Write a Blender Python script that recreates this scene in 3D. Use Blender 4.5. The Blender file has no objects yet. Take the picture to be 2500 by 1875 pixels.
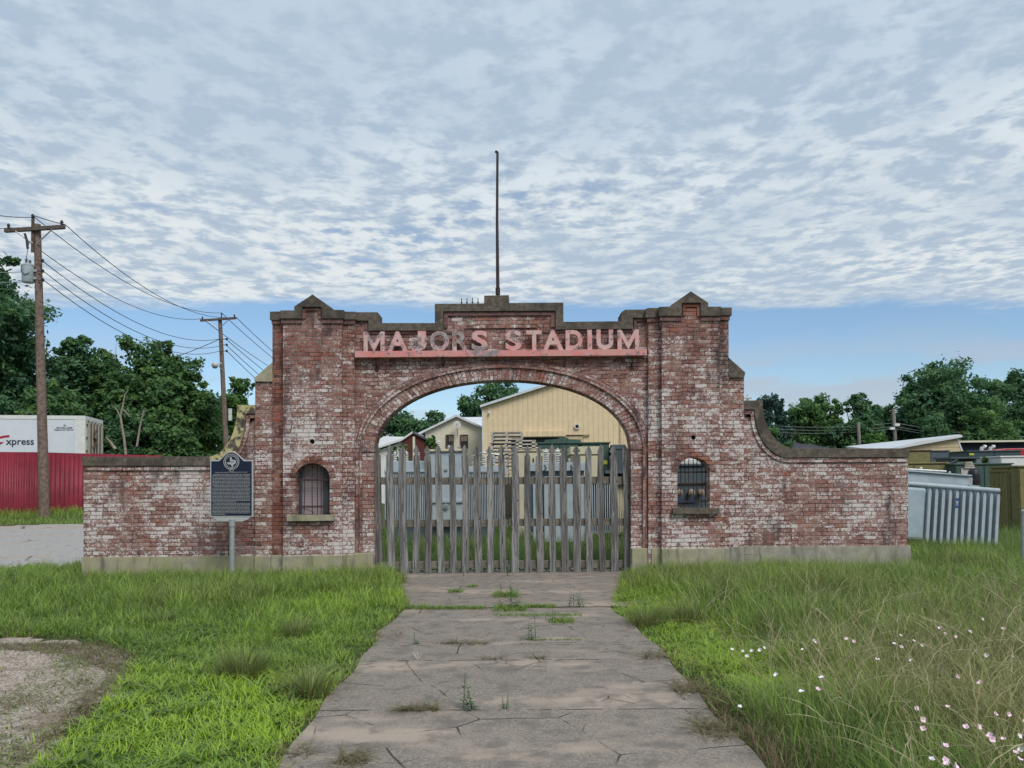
import bpy, bmesh, math, random
import numpy as np
from mathutils import Vector, Matrix
from mathutils.geometry import tessellate_polygon
R = math.radians
S = bpy.context.scene
COL = S.collection
rnd = random.Random(7)

# ------------------------------------------------------------------ camera
F = 1878.0                       # focal length in photo pixels (2500 wide)
CAM_Z = 1.53
PITCH, YAW, ROLL, SHIFT = R(2.0), R(0.5), R(-0.62), 0.0712
cd = bpy.data.cameras.new('camera'); cam = bpy.data.objects.new('camera', cd); COL.objects.link(cam)
cd.sensor_width = 36.0; cd.lens = F / 2500 * 36; cd.shift_y = SHIFT
cd.clip_start = 0.1; cd.clip_end = 6000
CR = Matrix.Rotation(YAW, 3, 'Z') @ Matrix.Rotation(R(90) + PITCH, 3, 'X') @ Matrix.Rotation(ROLL, 3, 'Z')
cam.matrix_world = Matrix.Translation((0, 0, CAM_Z)) @ CR.to_4x4()
S.camera = cam

# ------------------------------------------------------------------ world, sun, exposure
SUN_AZ, SUN_EL = R(150), R(48)   # azimuth clockwise from +Y: behind the camera, to the right
w = bpy.data.worlds.new('World'); S.world = w; w.use_nodes = True
def world():
    nt = w.node_tree; N = nt.nodes; L = nt.links
    for n in list(N): N.remove(n)
    def nd(t, **k):
        n = N.new(t)
        for a, b in k.items(): setattr(n, a, b)
        return n
    def mth(op, a, b=None, c=None, clamp=False):
        n = nd('ShaderNodeMath', operation=op, use_clamp=clamp)
        for i, x in enumerate((a, b, c)):
            if x is None: continue
            if isinstance(x, (int, float)): n.inputs[i].default_value = x
            else: L.new(x, n.inputs[i])
        return n.outputs[0]
    def sstep(x, a, b):
        n = nd('ShaderNodeMapRange', interpolation_type='SMOOTHSTEP')
        L.new(x, n.inputs[0]); n.inputs[1].default_value = a; n.inputs[2].default_value = b
        return n.outputs[0]
    def mix(f, a, b):
        n = nd('ShaderNodeMix', data_type='RGBA'); n.clamp_factor = True
        if isinstance(f, (int, float)): n.inputs[0].default_value = f
        else: L.new(f, n.inputs[0])
        for i, x in ((6, a), (7, b)):
            if isinstance(x, tuple): n.inputs[i].default_value = (*x, 1)
            else: L.new(x, n.inputs[i])
        return n.outputs[2]
    def noise(v, sc, det=4, ro=.55, dist=0.0):
        n = nd('ShaderNodeTexNoise'); n.inputs['Scale'].default_value = sc
        n.inputs['Detail'].default_value = det; n.inputs['Roughness'].default_value = ro
        n.inputs['Distortion'].default_value = dist
        L.new(v, n.inputs['Vector']); return n.outputs[0]
    def comb(x, y, z):
        n = nd('ShaderNodeCombineXYZ')
        for i, q in enumerate((x, y, z)):
            if isinstance(q, (int, float)): n.inputs[i].default_value = q
            else: L.new(q, n.inputs[i])
        return n.outputs[0]
    sky = nd('ShaderNodeTexSky', sky_type='NISHITA')
    sky.sun_disc = False; sky.sun_elevation = SUN_EL; sky.sun_rotation = SUN_AZ
    sky.air_density = 1.0; sky.dust_density = 0.6; sky.ozone_density = 2.5
    tc = nd('ShaderNodeTexCoord'); sp = nd('ShaderNodeSeparateXYZ')
    L.new(tc.outputs['Generated'], sp.inputs[0])
    z = mth('MAXIMUM', sp.outputs[2], 0.03)
    u = mth('DIVIDE', sp.outputs[0], z); v = mth('DIVIDE', sp.outputs[1], z)
    # altocumulus sheet, flat layer seen in perspective
    warp = noise(comb(u, v, 0), 1.3, 2)
    wv = mth('MULTIPLY_ADD', warp, .25, v); wu = mth('MULTIPLY_ADD', warp, .1, u)
    big = noise(comb(mth('MULTIPLY', u, .8), mth('MULTIPLY', v, .7), 3.3), 1.3, 4)
    puff = noise(comb(mth('MULTIPLY', wu, .85), mth('MULTIPLY', wv, .82), 7.7), 11.0, 3, .5)
    puff2 = noise(comb(mth('MULTIPLY', wu, 1.0), mth('MULTIPLY', wv, 1.0), 2.2), 27, 5, .6)
    puffs = mth('MULTIPLY_ADD', puff2, .30, mth('MULTIPLY', puff, .70))
    lit = sstep(puffs, .40, .60)
    thin = sstep(mth('MULTIPLY_ADD', big, .9, mth('MULTIPLY', puffs, .9)), .60, .76)
    shade = sstep(big, .42, .62)
    dark = (2.6, 3.3, 4.15); lite = (5.0, 5.35, 5.5); grey = (2.75, 3.5, 4.35)
    low = sstep(sp.outputs[2], .52, .26)
    ccol = mix(lit, mix(low, dark, (2.95, 3.6, 4.35)), mix(low, (4.0, 4.7, 5.4), lite))
    ccol = mix(mth('MULTIPLY', shade, .5), ccol, grey)
    ccol = mix(mth('MULTIPLY', sstep(sp.outputs[2], .30, .62), .4), ccol, mix(big, (2.75, 3.5, 4.45), (4.0, 4.65, 5.3)))
    edge = mth('MULTIPLY_ADD', noise(comb(u, v, 9), 1.6, 8, .62), 1.15, mth('MULTIPLY_ADD', u, -.06, v))
    sheet = sstep(edge, 5.02, 4.58)
    skyb = mix(1.0, sky.outputs[0], sky.outputs[0])
    sc = nd('ShaderNodeMix', data_type='RGBA', blend_type='MULTIPLY'); sc.inputs[0].default_value = 1
    L.new(sky.outputs[0], sc.inputs[6]); sc.inputs[7].default_value = (.78, .84, .86, 1)
    base = sc.outputs[2]
    # low cumulus haze in the clear band
    ang = mth('DIVIDE', sp.outputs[0], mth('MAXIMUM', sp.outputs[1], .05))
    lowc = noise(comb(mth('MULTIPLY', ang, 2.2), mth('MULTIPLY', sp.outputs[2], 11), 2), 2.2, 6, .5)
    lowm = mth('MULTIPLY', sstep(lowc, .45, .62), sstep(sp.outputs[2], .20, .11))
    base = mix(mth('MULTIPLY', lowm, .72), base, (3.1, 3.45, 4.05))
    base = mix(mth('MULTIPLY', sstep(sp.outputs[2], .11, .02), .55), base, (4.3, 4.7, 5.2))
    cov = mth('MULTIPLY', mth('MULTIPLY_ADD', thin, .45, .55), sheet)
    out = mix(cov, base, ccol)
    bg = nd('ShaderNodeBackground'); bg.inputs[1].default_value = 0.09
    L.new(out, bg.inputs[0])
    o = nd('ShaderNodeOutputWorld'); L.new(bg.outputs[0], o.inputs[0])
world()
sl = bpy.data.lights.new('sun', 'SUN'); sl.energy = 1.5; sl.angle = R(28); sl.color = (1, .965, .91)
so = bpy.data.objects.new('sun', sl); COL.objects.link(so)
sd = Vector((math.sin(SUN_AZ) * math.cos(SUN_EL), math.cos(SUN_AZ) * math.cos(SUN_EL), math.sin(SUN_EL)))
so.rotation_euler = sd.to_track_quat('Z', 'Y').to_euler()
S.view_settings.view_transform = 'Standard'; S.view_settings.look = 'None'
S.view_settings.exposure = 0.76; S.view_settings.gamma = 1.0
S.cycles.max_bounces = 6; S.cycles.transparent_max_bounces = 4

# ------------------------------------------------------------------ surveying helpers (photo pixel -> point at a known distance)
def ray(px, py):
    return CR @ Vector(((px - 1250) / F, (937.5 - py) / F + SHIFT * 2500 / F, -1.0))
def at(px, py, Y):
    d = ray(px, py); t = Y / d.y
    return Vector((d.x * t, Y, CAM_Z + d.z * t))
def gz(X, Y):
    """height of the terrain"""
    X = np.asarray(X, float); Y = np.asarray(Y, float)
    side = np.clip((-X - 6.2) / 3.5, 0, 1)
    return side * .055 * np.clip(Y - 14.5, 0, 19)
def g(X, Y): return float(gz(X, Y))
def gp(px, py, h=0.0):
    """point h above flat ground under this pixel"""
    d = ray(px, py); t = (h - CAM_Z) / d.z
    return Vector((d.x * t, d.y * t, h))

# ------------------------------------------------------------------ mesh building
LOC = {}
class MB:
    def __init__(s): s.v = []; s.f = []; s.uv = None
    def add(s, vs, fs):
        o = len(s.v); s.v += [tuple(p) for p in vs]; s.f += [tuple(i + o for i in q) for q in fs]; return s
    def box(s, x0, x1, y0, y1, z0, z1, M=None):
        p = [Vector(q) for q in ((x0,y0,z0),(x1,y0,z0),(x1,y1,z0),(x0,y1,z0),(x0,y0,z1),(x1,y0,z1),(x1,y1,z1),(x0,y1,z1))]
        if M is not None: p = [M @ q for q in p]
        return s.add(p, [(0,1,5,4),(1,2,6,5),(2,3,7,6),(3,0,4,7),(4,5,6,7),(3,2,1,0)])
    def prism(s, loops, y0, y1):
        """loops of (x,z): first outer, others holes; extruded along Y"""
        if not isinstance(loops[0][0], (tuple, list, Vector)): loops = [loops]
        tri = tessellate_polygon([[Vector((p[0], p[1], 0)) for p in l] for l in loops])
        flat = [p for l in loops for p in l]; n = len(flat)
        vs = [(p[0], y0, p[1]) for p in flat] + [(p[0], y1, p[1]) for p in flat]
        fs = [tuple(t) for t in tri] + [tuple(i + n for i in reversed(t)) for t in tri]
        o = 0
        for l in loops:
            m = len(l)
            fs += [(o + i, o + (i + 1) % m, o + (i + 1) % m + n, o + i + n) for i in range(m)]
            o += m
        return s.add(vs, fs)
    def tube(s, pts, r, n=6, cap=True):
        pts = [Vector(p) for p in pts]; k = len(pts)
        rs = r if isinstance(r, (list, tuple)) else [r] * k
        vs = []; fs = []
        up = None
        for i, p in enumerate(pts):
            d = (pts[min(i + 1, k - 1)] - pts[max(i - 1, 0)]).normalized()
            if up is None or abs(up.dot(d)) > .97:
                up = Vector((0, 0, 1)) if abs(d.z) < .9 else Vector((1, 0, 0))
            a = d.cross(up).normalized(); b = d.cross(a).normalized(); up = -b if False else up
            for j in range(n):
                t = 2 * math.pi * j / n
                vs.append(p + (a * math.cos(t) + b * math.sin(t)) * rs[i])
        for i in range(k - 1):
            for j in range(n):
                fs.append((i*n+j, i*n+(j+1)%n, (i+1)*n+(j+1)%n, (i+1)*n+j))
        if cap:
            fs += [tuple(range(n)), tuple(range((k-1)*n, k*n))]
        return s.add(vs, fs)
    def lathe(s, c, prof, n=12, axis='Z'):
        c = Vector(c); vs = []; fs = []
        for (r, h) in prof:
            for j in range(n):
                t = 2*math.pi*j/n
                q = (r*math.cos(t), r*math.sin(t), h)
                if axis == 'Y': q = (q[0], q[2], q[1])
                if axis == 'X': q = (q[2], q[0], q[1])
                vs.append(c + Vector(q))
        k = len(prof)
        for i in range(k-1):
            for j in range(n): fs.append((i*n+j, i*n+(j+1)%n, (i+1)*n+(j+1)%n, (i+1)*n+j))
        fs += [tuple(range(n)), tuple(range((k-1)*n, k*n))]
        return s.add(vs, fs)
    def build(s, name, m, parent=None, smooth=False, bevel=0.0, origin=None):
        loc = LOC.get(parent.name, Vector((0,0,0))) if parent else (Vector(origin) if origin else Vector((0,0,0)))
        me = bpy.data.meshes.new(name)
        me.from_pydata([tuple(Vector(p) - loc) for p in s.v], [], s.f)
        bm = bmesh.new(); bm.from_mesh(me)
        bmesh.ops.recalc_face_normals(bm, faces=bm.faces)
        bm.to_mesh(me); bm.free()
        if smooth:
            for p in me.polygons: p.use_smooth = True
            try: me.set_sharp_from_angle(angle=R(40))
            except Exception: pass
        me.materials.append(m)
        o = bpy.data.objects.new(name, me); COL.objects.link(o)
        if parent:
            o.parent = parent; LOC[o.name] = loc
        else:
            o.location = loc; LOC[o.name] = loc
        if bevel:
            b = o.modifiers.new('bevel', 'BEVEL'); b.width = bevel; b.segments = 2; b.limit_method = 'ANGLE'; b.angle_limit = R(50)
        return o
def thing(name, label, cat, loc=(0,0,0), group=None):
    o = bpy.data.objects.new(name, None); COL.objects.link(o)
    o.location = loc; LOC[o.name] = Vector(loc); o.empty_display_size = .2
    return tag(o, label, cat, group)
def tag(o, label, cat, group=None):
    o['label'] = label; o['category'] = cat
    if group: o['group'] = group
    return o
def dup(root, loc, label=None, rotz=None, scale=None):
    r = root.copy(); COL.objects.link(r); r.location = loc
    if rotz is not None: r.rotation_euler = (0, 0, rotz)
    if scale: r.scale = (scale,) * 3
    if label: r['label'] = label
    for ch in list(root.children):
        c = ch.copy(); COL.objects.link(c); c.parent = r
        for q in ch.children:
            d = q.copy(); COL.objects.link(d); d.parent = c
    return r
def struct(o): o['kind'] = 'structure'; return o
def np_mesh(name, verts, quads, m, attrs=None, parent=None, smooth=False):
    loc = LOC.get(parent.name, Vector((0,0,0))) if parent else Vector((0,0,0))
    verts = np.asarray(verts, np.float32) - np.array(loc, np.float32)
    quads = np.asarray(quads, np.int32)
    me = bpy.data.meshes.new(name); k = quads.shape[1]
    me.vertices.add(len(verts)); me.vertices.foreach_set('co', verts.ravel())
    me.loops.add(quads.size); me.loops.foreach_set('vertex_index', quads.ravel())
    me.polygons.add(len(quads))
    me.polygons.foreach_set('loop_start', np.arange(0, quads.size, k, dtype=np.int32))
    me.polygons.foreach_set('loop_total', np.full(len(quads), k, np.int32))
    if attrs:
        for an, av in attrs.items():
            a = me.attributes.new(an, 'FLOAT', 'POINT'); a.data.foreach_set('value', np.asarray(av, np.float32))
    me.update(calc_edges=True)
    me.materials.append(m)
    o = bpy.data.objects.new(name, me); COL.objects.link(o)
    if parent: o.parent = parent
    LOC[o.name] = loc
    return o

# ------------------------------------------------------------------ materials
class NT:
    def __init__(s, name):
        s.m = bpy.data.materials.new(name); s.m.use_nodes = True
        s.t = s.m.node_tree; s.N = s.t.nodes; s.L = s.t.links
        s.b = s.N['Principled BSDF']
    def nd(s, t, **k):
        n = s.N.new(t)
        for a, b in k.items(): setattr(n, a, b)
        return n
    def inp(s, sock, x):
        if x is None: return
        if isinstance(x, (int, float)): sock.default_value = x
        elif isinstance(x, tuple): sock.default_value = (*x, 1) if len(sock.default_value) == 4 and len(x) == 3 else x
        else: s.L.new(x, sock)
    def mth(s, op, a, b=None, c=None, clamp=False):
        n = s.nd('ShaderNodeMath', operation=op, use_clamp=clamp)
        for i, x in enumerate((a, b, c)): s.inp(n.inputs[i], x)
        return n.outputs[0]
    def ss(s, x, a, b, lo=0.0, hi=1.0):
        n = s.nd('ShaderNodeMapRange', interpolation_type='SMOOTHSTEP')
        s.inp(n.inputs[0], x)
        for i, q in enumerate((a, b, lo, hi)): n.inputs[i+1].default_value = q
        return n.outputs[0]
    def mix(s, f, a, b, blend='MIX'):
        n = s.nd('ShaderNodeMix', data_type='RGBA', blend_type=blend)
        s.inp(n.inputs[0], f); s.inp(n.inputs[6], a); s.inp(n.inputs[7], b)
        return n.outputs[2]
    def noise(s, v, sc, det=4, ro=.55, dist=0.0):
        n = s.nd('ShaderNodeTexNoise')
        n.inputs['Scale'].default_value = sc; n.inputs['Detail'].default_value = det
        n.inputs['Roughness'].default_value = ro; n.inputs['Distortion'].default_value = dist
        if v is not None: s.L.new(v, n.inputs['Vector'])
        return n.outputs[0]
    def comb(s, x, y, z):
        n = s.nd('ShaderNodeCombineXYZ')
        for i, q in enumerate((x, y, z)): s.inp(n.inputs[i], q)
        return n.outputs[0]
    def sep(s, v):
        n = s.nd('ShaderNodeSeparateXYZ'); s.L.new(v, n.inputs[0]); return n.outputs
    def obj(s): return s.nd('ShaderNodeTexCoord').outputs['Object']
    def pos(s): return s.nd('ShaderNodeNewGeometry').outputs['Position']
    def mapping(s, v, sc):
        n = s.nd('ShaderNodeMapping'); n.inputs['Scale'].default_value = sc; s.L.new(v, n.inputs[0]); return n.outputs[0]
    def ramp(s, f, cols):
        n = s.nd('ShaderNodeValToRGB'); e = n.color_ramp.elements
        while len(e) < len(cols): e.new(.5)
        for q, (p, c) in zip(e, cols): q.position = p; q.color = (*c, 1)
        s.L.new(f, n.inputs[0]); return n.outputs[0]
    def bump(s, h, st=.5, d=.01):
        n = s.nd('ShaderNodeBump'); n.inputs['Strength'].default_value = st; n.inputs['Distance'].default_value = d
        s.L.new(h, n.inputs['Height']); s.L.new(n.outputs[0], s.b.inputs['Normal'])
    def fin(s, col, rough=.8, metal=0.0, spec=.3):
        s.inp(s.b.inputs['Base Color'], col); s.inp(s.b.inputs['Roughness'], rough)
        s.b.inputs['Metallic'].default_value = metal
        s.b.inputs['Specular IOR Level'].default_value = spec
        return s.m
def plain(name, c, c2=None, sc=6.0, rough=.7, metal=0.0, bump=.15, stain=.35, stainc=None, aniso=(1,1,.35), spec=.3):
    """one paint or material with fine wear and blotchy stains"""
    t = NT(name); p = t.pos()
    c2 = c2 or tuple(x * .7 for x in c)
    n1 = t.noise(p, sc, 6, .6); n2 = t.noise(t.mapping(p, aniso), sc * .35, 5, .6)
    col = t.mix(t.ss(n1, .35, .68), c, c2)
    col = t.mix(t.mth('MULTIPLY', t.ss(n2, .52, .72), stain), col, stainc or tuple(x * .45 for x in c))
    t.bump(n1, bump, .01)
    return t.fin(col, t.mth('MULTIPLY_ADD', n1, .25, rough - .12), metal, spec)

def brick_mat(name, mode='wall', paint=.0, top=True):
    t = NT(name)
    BW, BH = .205, .0677
    if mode == 'wall':
        x, y, z = t.sep(t.obj()); u0 = t.mth('ADD', x, y); v0 = z
        P = t.obj()
    else:
        uvn = t.nd('ShaderNodeUVMap'); u0, v0, _ = t.sep(uvn.outputs[0]); z = None
        P = t.pos()
    wob = t.noise(P, 9, 3); wob2 = t.noise(P, 2.2, 2)
    v = t.mth('ADD', v0, t.mth('MULTIPLY_ADD', wob, .011, t.mth('MULTIPLY', wob2, .02)))
    u = t.mth('MULTIPLY_ADD', t.noise(P, 14, 3), .014, u0)
    vr = t.mth('DIVIDE', v, BH); row = t.mth('FLOOR', vr)
    rw = t.nd('ShaderNodeTexWhiteNoise', noise_dimensions='1D'); t.L.new(row, rw.inputs['W'])
    hdr = t.mth('GREATER_THAN', rw.outputs[0], .86)                # header courses: short bricks
    bw = t.mth('MULTIPLY_ADD', hdr, -.095, BW)
    ur = t.mth('ADD', t.mth('DIVIDE', u, bw), t.mth('MULTIPLY_ADD', rw.outputs[0], .22, t.mth('MULTIPLY', t.mth('MODULO', t.mth('ABSOLUTE', row), 2), .5)))
    colm = t.mth('FLOOR', ur)
    wn = t.nd('ShaderNodeTexWhiteNoise', noise_dimensions='3D'); t.L.new(t.comb(colm, row, 3.1), wn.inputs['Vector'])
    ra, rb, rc = t.sep(wn.outputs['Color'])
    fu = t.mth('FRACT', ur); fv = t.mth('FRACT', vr)
    du = t.mth('MULTIPLY', t.mth('MINIMUM', fu, t.mth('SUBTRACT', 1, fu)), bw)
    dv = t.mth('MULTIPLY', t.mth('MINIMUM', fv, t.mth('SUBTRACT', 1, fv)), BH)
    d = t.mth('MINIMUM', du, dv)
    d = t.mth('ADD', d, t.mth('MULTIPLY', t.mth('SUBTRACT', t.noise(P, 60, 4, .7), .5), .012))
    brick = t.ss(d, .003, .0085)
    base = t.ramp(ra, [(0, (.10,.045,.037)), (.22, (.185,.066,.048)), (.5, (.24,.086,.058)), (.78, (.30,.105,.064)), (.93, (.38,.155,.085)), (1, (.38,.08,.055))])
    base = t.mix(t.mth('MULTIPLY', t.noise(P, 35, 5, .65), .55), base, (.10,.045,.042))
    big = t.noise(P, 1.05, 4); chip = t.noise(P, 30, 8, .74); mid = t.noise(t.mapping(P, (1, 1, 1.7)), 9, 5, .6)
    cover = t.mth('ADD', t.mth('MULTIPLY', rb, .17), t.mth('ADD', t.mth('MULTIPLY', chip, 1.05), t.mth('MULTIPLY_ADD', mid, .62, t.mth('MULTIPLY_ADD', big, .62, -.01))))
    cover = t.mth('ADD', cover, paint + .0)
    if z is not None and top:
        cover = t.mth('ADD', cover, t.ss(z, 2.3, 4.1, 0.0, -.07))
    haze = t.mth('MULTIPLY', t.ss(cover, .95, 1.20), .85)
    white = t.ss(cover, 1.235, 1.30)
    mauve = t.mix(rc, (.40,.265,.235), (.26,.145,.13))
    col = t.mix(haze, base, mauve)
    wcol = t.mix(t.noise(P, 50, 5, .7), (.74,.69,.66), (.46,.385,.365))
    col = t.mix(white, col, wcol)
    mort = t.mix(t.ss(chip, .4, .62), (.20,.15,.135), (.36,.29,.27))
    mort = t.mix(t.ss(t.noise(P, 3, 3), .42, .56), mort, (.075,.05,.048))
    mort = t.mix(t.mth('MULTIPLY', t.ss(cover, 1.2, 1.38), .5), mort, (.48,.43,.42))
    col = t.mix(brick, mort, col)
    gr = t.noise(t.mapping(P, (1.9, 1.9, .55)), 1.5, 6, .62)
    gm = t.ss(gr, .53, .70)
    if z is not None and top:
        gm = t.mth('MULTIPLY', gm, t.ss(z, 1.0, 4.0, .45, 1.0))
    col = t.mix(t.mth('MULTIPLY', gm, .82), col, (.062,.045,.046))
    if z is not None and top:
        gx, gy, gz_ = t.sep(t.pos())           # soot streaks left by run-off below two coping joints
        for sx, zt_, zb_ in ((3.43, 4.35, 2.75), (-2.05, 4.2, 3.3)):
            dx_ = t.mth('ABSOLUTE', t.mth('SUBTRACT', t.mth('MULTIPLY_ADD', wob2, .25, gx), sx + .125))
            st_ = t.mth('MULTIPLY', t.mth('MULTIPLY', t.ss(dx_, .20, .05), t.mth('MULTIPLY', t.ss(gz_, zb_, zb_ + .6), t.ss(gz_, zt_ + .3, zt_ - .1))), t.ss(t.noise(P, 7, 5, .65), .30, .58))
            col = t.mix(t.mth('MULTIPLY', st_, .8), col, (.045,.036,.038))
    hgt = t.mth('ADD', t.mth('MULTIPLY', brick, .75), t.mth('MULTIPLY', chip, .35))
    t.bump(hgt, .8, .012)
    return t.fin(col, .88, 0, .15)
M = {}
M['brick'] = brick_mat('weathered_painted_brick')
M['brickred'] = brick_mat('bare_red_brick', paint=-.22)
M['brickwing'] = brick_mat('painted_brick_wing', paint=.0, top=False)
M['brickarc'] = brick_mat('brick_in_arches', 'arc', -.05)
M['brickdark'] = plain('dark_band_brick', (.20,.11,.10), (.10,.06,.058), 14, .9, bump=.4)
def coping_mat(name, lichen):
    t = NT(name); p = t.obj()
    n = t.noise(p, 14, 8, .7); b = t.noise(p, 2.2, 5)
    c = t.mix(t.ss(n, .35, .66), (.085,.072,.058), (.16,.135,.11))
    c = t.mix(t.mth('MULTIPLY', t.ss(b, .48, .64), .7), c, (.055,.047,.042))
    c = t.mix(t.ss(t.noise(p, 7, 6, .65), .62 - lichen, .70 - lichen * .8), c, (.47,.42,.22) if lichen > .1 else (.19,.17,.12))
    t.bump(n, .5, .012)
    return t.fin(c, .93, 0, .15)
M['coping'] = coping_mat('weathered_brown_concrete_coping', 0.0)
M['copingyellow'] = coping_mat('lichen_covered_coping', .18)
def plinth_mat(name, a, b, moss):
    t = NT(name); p = t.pos()
    n = t.noise(p, 8, 8, .65); q = t.noise(p, 1.7, 5); s_ = t.noise(t.mapping(p, (3.5,3.5,.5)), 1.6, 5)
    c = t.mix(t.ss(n, .3, .7), a, b)
    c = t.mix(t.mth('MULTIPLY', t.ss(q, .42, .6), moss), c, (.33,.31,.18))
    c = t.mix(t.mth('MULTIPLY', t.ss(s_, .52, .68), .65), c, (.095,.09,.072))
    c = t.mix(t.mth('MULTIPLY', t.ss(t.noise(p, 24, 6, .7), .62, .7), .5), c, (.44,.41,.35))
    vo = t.nd('ShaderNodeTexVoronoi', feature='DISTANCE_TO_EDGE'); vo.inputs['Scale'].default_value = 1.1
    t.L.new(p, vo.inputs['Vector'])
    c = t.mix(t.mth('MULTIPLY', t.mth('MULTIPLY', t.ss(vo.outputs[0], .008, .002), t.ss(t.noise(p, 1.3, 2), .55, .62)), .6), c, (.06,.055,.05))
    t.bump(n, .4, .012)
    return t.fin(c, .92, 0, .15)
M['plinth'] = plinth_mat('mossy_plinth_concrete', (.385,.35,.26), (.26,.24,.185), .6)
M['plinthgrey'] = plinth_mat('grey_plinth_concrete', (.36,.34,.29), (.25,.235,.20), .25)
def wood_mat(name, a, b, c, streak=1.0):
    t = NT(name); p = t.obj()
    oi = t.nd('ShaderNodeObjectInfo')
    r = oi.outputs['Random']
    x, y, z = t.sep(p)
    zz = t.mth('MULTIPLY_ADD', r, 37.0, z)
    q = t.comb(t.mth('MULTIPLY', x, 22), t.mth('MULTIPLY', y, 22), t.mth('MULTIPLY', zz, 1.3))
    n = t.noise(q, 1.0, 6, .62, .8); n2 = t.noise(t.comb(t.mth('MULTIPLY', x, 55), y, t.mth('MULTIPLY', zz, 2)), 1.0, 4, .6, 1.6)
    col = t.mix(t.ss(n, .40, .60), a, b)
    col = t.mix(t.mth('MULTIPLY', t.ss(n2, .54, .62), .85), col, c)
    col = t.mix(t.mth('MULTIPLY', r, .75), col, t.mix(1.0, col, (.48,.45,.45), 'MULTIPLY'))
    sp = t.noise(t.comb(t.mth('MULTIPLY', x, 8), y, t.mth('MULTIPLY', zz, 3.0)), 2.2, 2)
    col = t.mix(t.ss(sp, .70, .735), col, (.045,.038,.034))
    t.bump(n, .7, .01)
    return t.fin(col, .9, 0, .15)
M['wood'] = wood_mat('weathered_grey_picket_wood', (.31,.305,.29), (.15,.147,.142), (.035,.035,.037))
M['rail'] = plain('brown_rail_wood', (.20,.175,.14), (.12,.105,.085), 12, .9)
M['polewood'] = plain('utility_pole_wood', (.215,.155,.125), (.11,.08,.068), 10, .92, aniso=(6,6,.4), bump=.4)
M['armwood'] = plain('crossarm_wood', (.13,.105,.085), (.075,.06,.05), 10, .9)
def peel_mat(name, pa, pb, th):
    t = NT(name); p = t.pos()
    a = t.noise(p, 3.1, 5, .6); b = t.noise(p, 17, 7, .7); big = t.noise(p, .8, 2)
    m = t.mth('ADD', t.mth('MULTIPLY', a, .75), t.mth('ADD', t.mth('MULTIPLY', b, .55), t.mth('MULTIPLY', big, .25)))
    pink = t.mix(t.ss(t.noise(p, 6, 4), .35, .65), pa, pb)
    met = t.mix(t.ss(b, .4, .6), (.37,.31,.31), (.23,.18,.185))
    rust = t.mix(t.ss(t.noise(p, 4, 5), .6, .68), met, (.28,.10,.045))
    c = t.mix(t.ss(t.mth('ADD', m, t.mth('MULTIPLY', t.ss(t.mth('ABSOLUTE', t.mth('ADD', t.sep(p)[0], 1.15)), .75, .2), .10)), th, th + .05), pink, rust)
    t.bump(b, .3, .006)
    return t.fin(c, .7, 0, .3)
M['pink'] = peel_mat('peeling_pink_beam_paint', (.64,.23,.215), (.58,.30,.28), .835)
M['palepink'] = peel_mat('peeling_pale_pink_letter_paint', (.64,.29,.275), (.60,.42,.40), .80)
M['iron'] = plain('rusty_dark_iron', (.055,.038,.034), (.085,.05,.04), 18, .75, .3)
M['polemetal'] = plain('brown_flagpole_metal', (.07,.042,.04), (.045,.032,.032), 14, .6, .4)
M['black'] = plain('black_void', (.012,.012,.014), stain=.1)
M['galv'] = plain('galvanized_grey_metal', (.42,.44,.44), (.34,.36,.36), 20, .45, .5, stain=.2)
M['signblue'] = plain('dark_blue_sign_enamel', (.012,.018,.045), (.010,.014,.034), 20, .35, stain=.1, bump=.03)
M['signsilver'] = plain('cast_aluminium', (.50,.51,.50), (.42,.43,.42), 30, .45, .3, stain=.15, bump=.05)
M['lightgrey'] = plain('pale_blue_grey_transformer_paint', (.385,.44,.48), (.33,.385,.42), 5, .5, stain=.3, stainc=(.27,.31,.34))
M['finblue'] = plain('blue_grey_radiator_paint', (.36,.43,.48), (.30,.37,.42), 6, .5, stain=.3)
M['white'] = plain('off_white_paint', (.70,.70,.68), (.60,.60,.58), 8, .55, stain=.25, stainc=(.38,.36,.33))
M['porcelain'] = plain('pale_porcelain', (.62,.61,.57), (.50,.49,.46), 9, .3, stain=.15)
M['cream'] = plain('cream_cabinet_paint', (.58,.53,.37), (.50,.45,.32), 5, .6, stain=.3, stainc=(.33,.27,.18))
M['green'] = plain('dark_green_cabinet_paint', (.055,.105,.085), (.045,.085,.068), 7, .5, stain=.35)
M['bluegreen'] = plain('blue_green_cabinet_paint', (.045,.075,.08), (.035,.06,.065), 7, .5, stain=.3)
M['olive'] = plain('olive_cabinet_paint', (.20,.18,.075), (.15,.135,.06), 7, .6, stain=.4)
M['slate'] = plain('slate_blue_cabinet_paint', (.085,.11,.125), (.065,.085,.10), 6, .5, stain=.3)
M['brownbush'] = plain('brown_porcelain', (.30,.23,.17), (.2,.15,.11), 10, .5)
M['navy'] = plain('dark_navy_siding', (.014,.02,.042), (.012,.016,.032), 6, .7)
M['roofwhite'] = plain('pale_metal_roof', (.60,.63,.66), (.52,.55,.58), 2.2, .5, stain=.25)
M['shingle'] = plain('grey_shingles', (.085,.083,.10), (.06,.058,.072), 12, .9)
M['shinglenavy'] = plain('dark_shingles', (.03,.035,.05), (.022,.026,.036), 12, .9)
M['redpaint'] = plain('red_car_paint', (.42,.03,.05), None, 6, .3)
M['tarp'] = plain('black_plastic_sheet', (.012,.012,.016), (.02,.02,.026), 6, .45)
M['darkred'] = plain('dark_red_brick_gable', (.115,.034,.03), (.085,.028,.026), 12, .9)
M['stucco'] = plain('cream_stucco', (.66,.62,.49), (.60,.56,.44), 6, .9, stain=.2, stainc=(.40,.37,.28))
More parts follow.
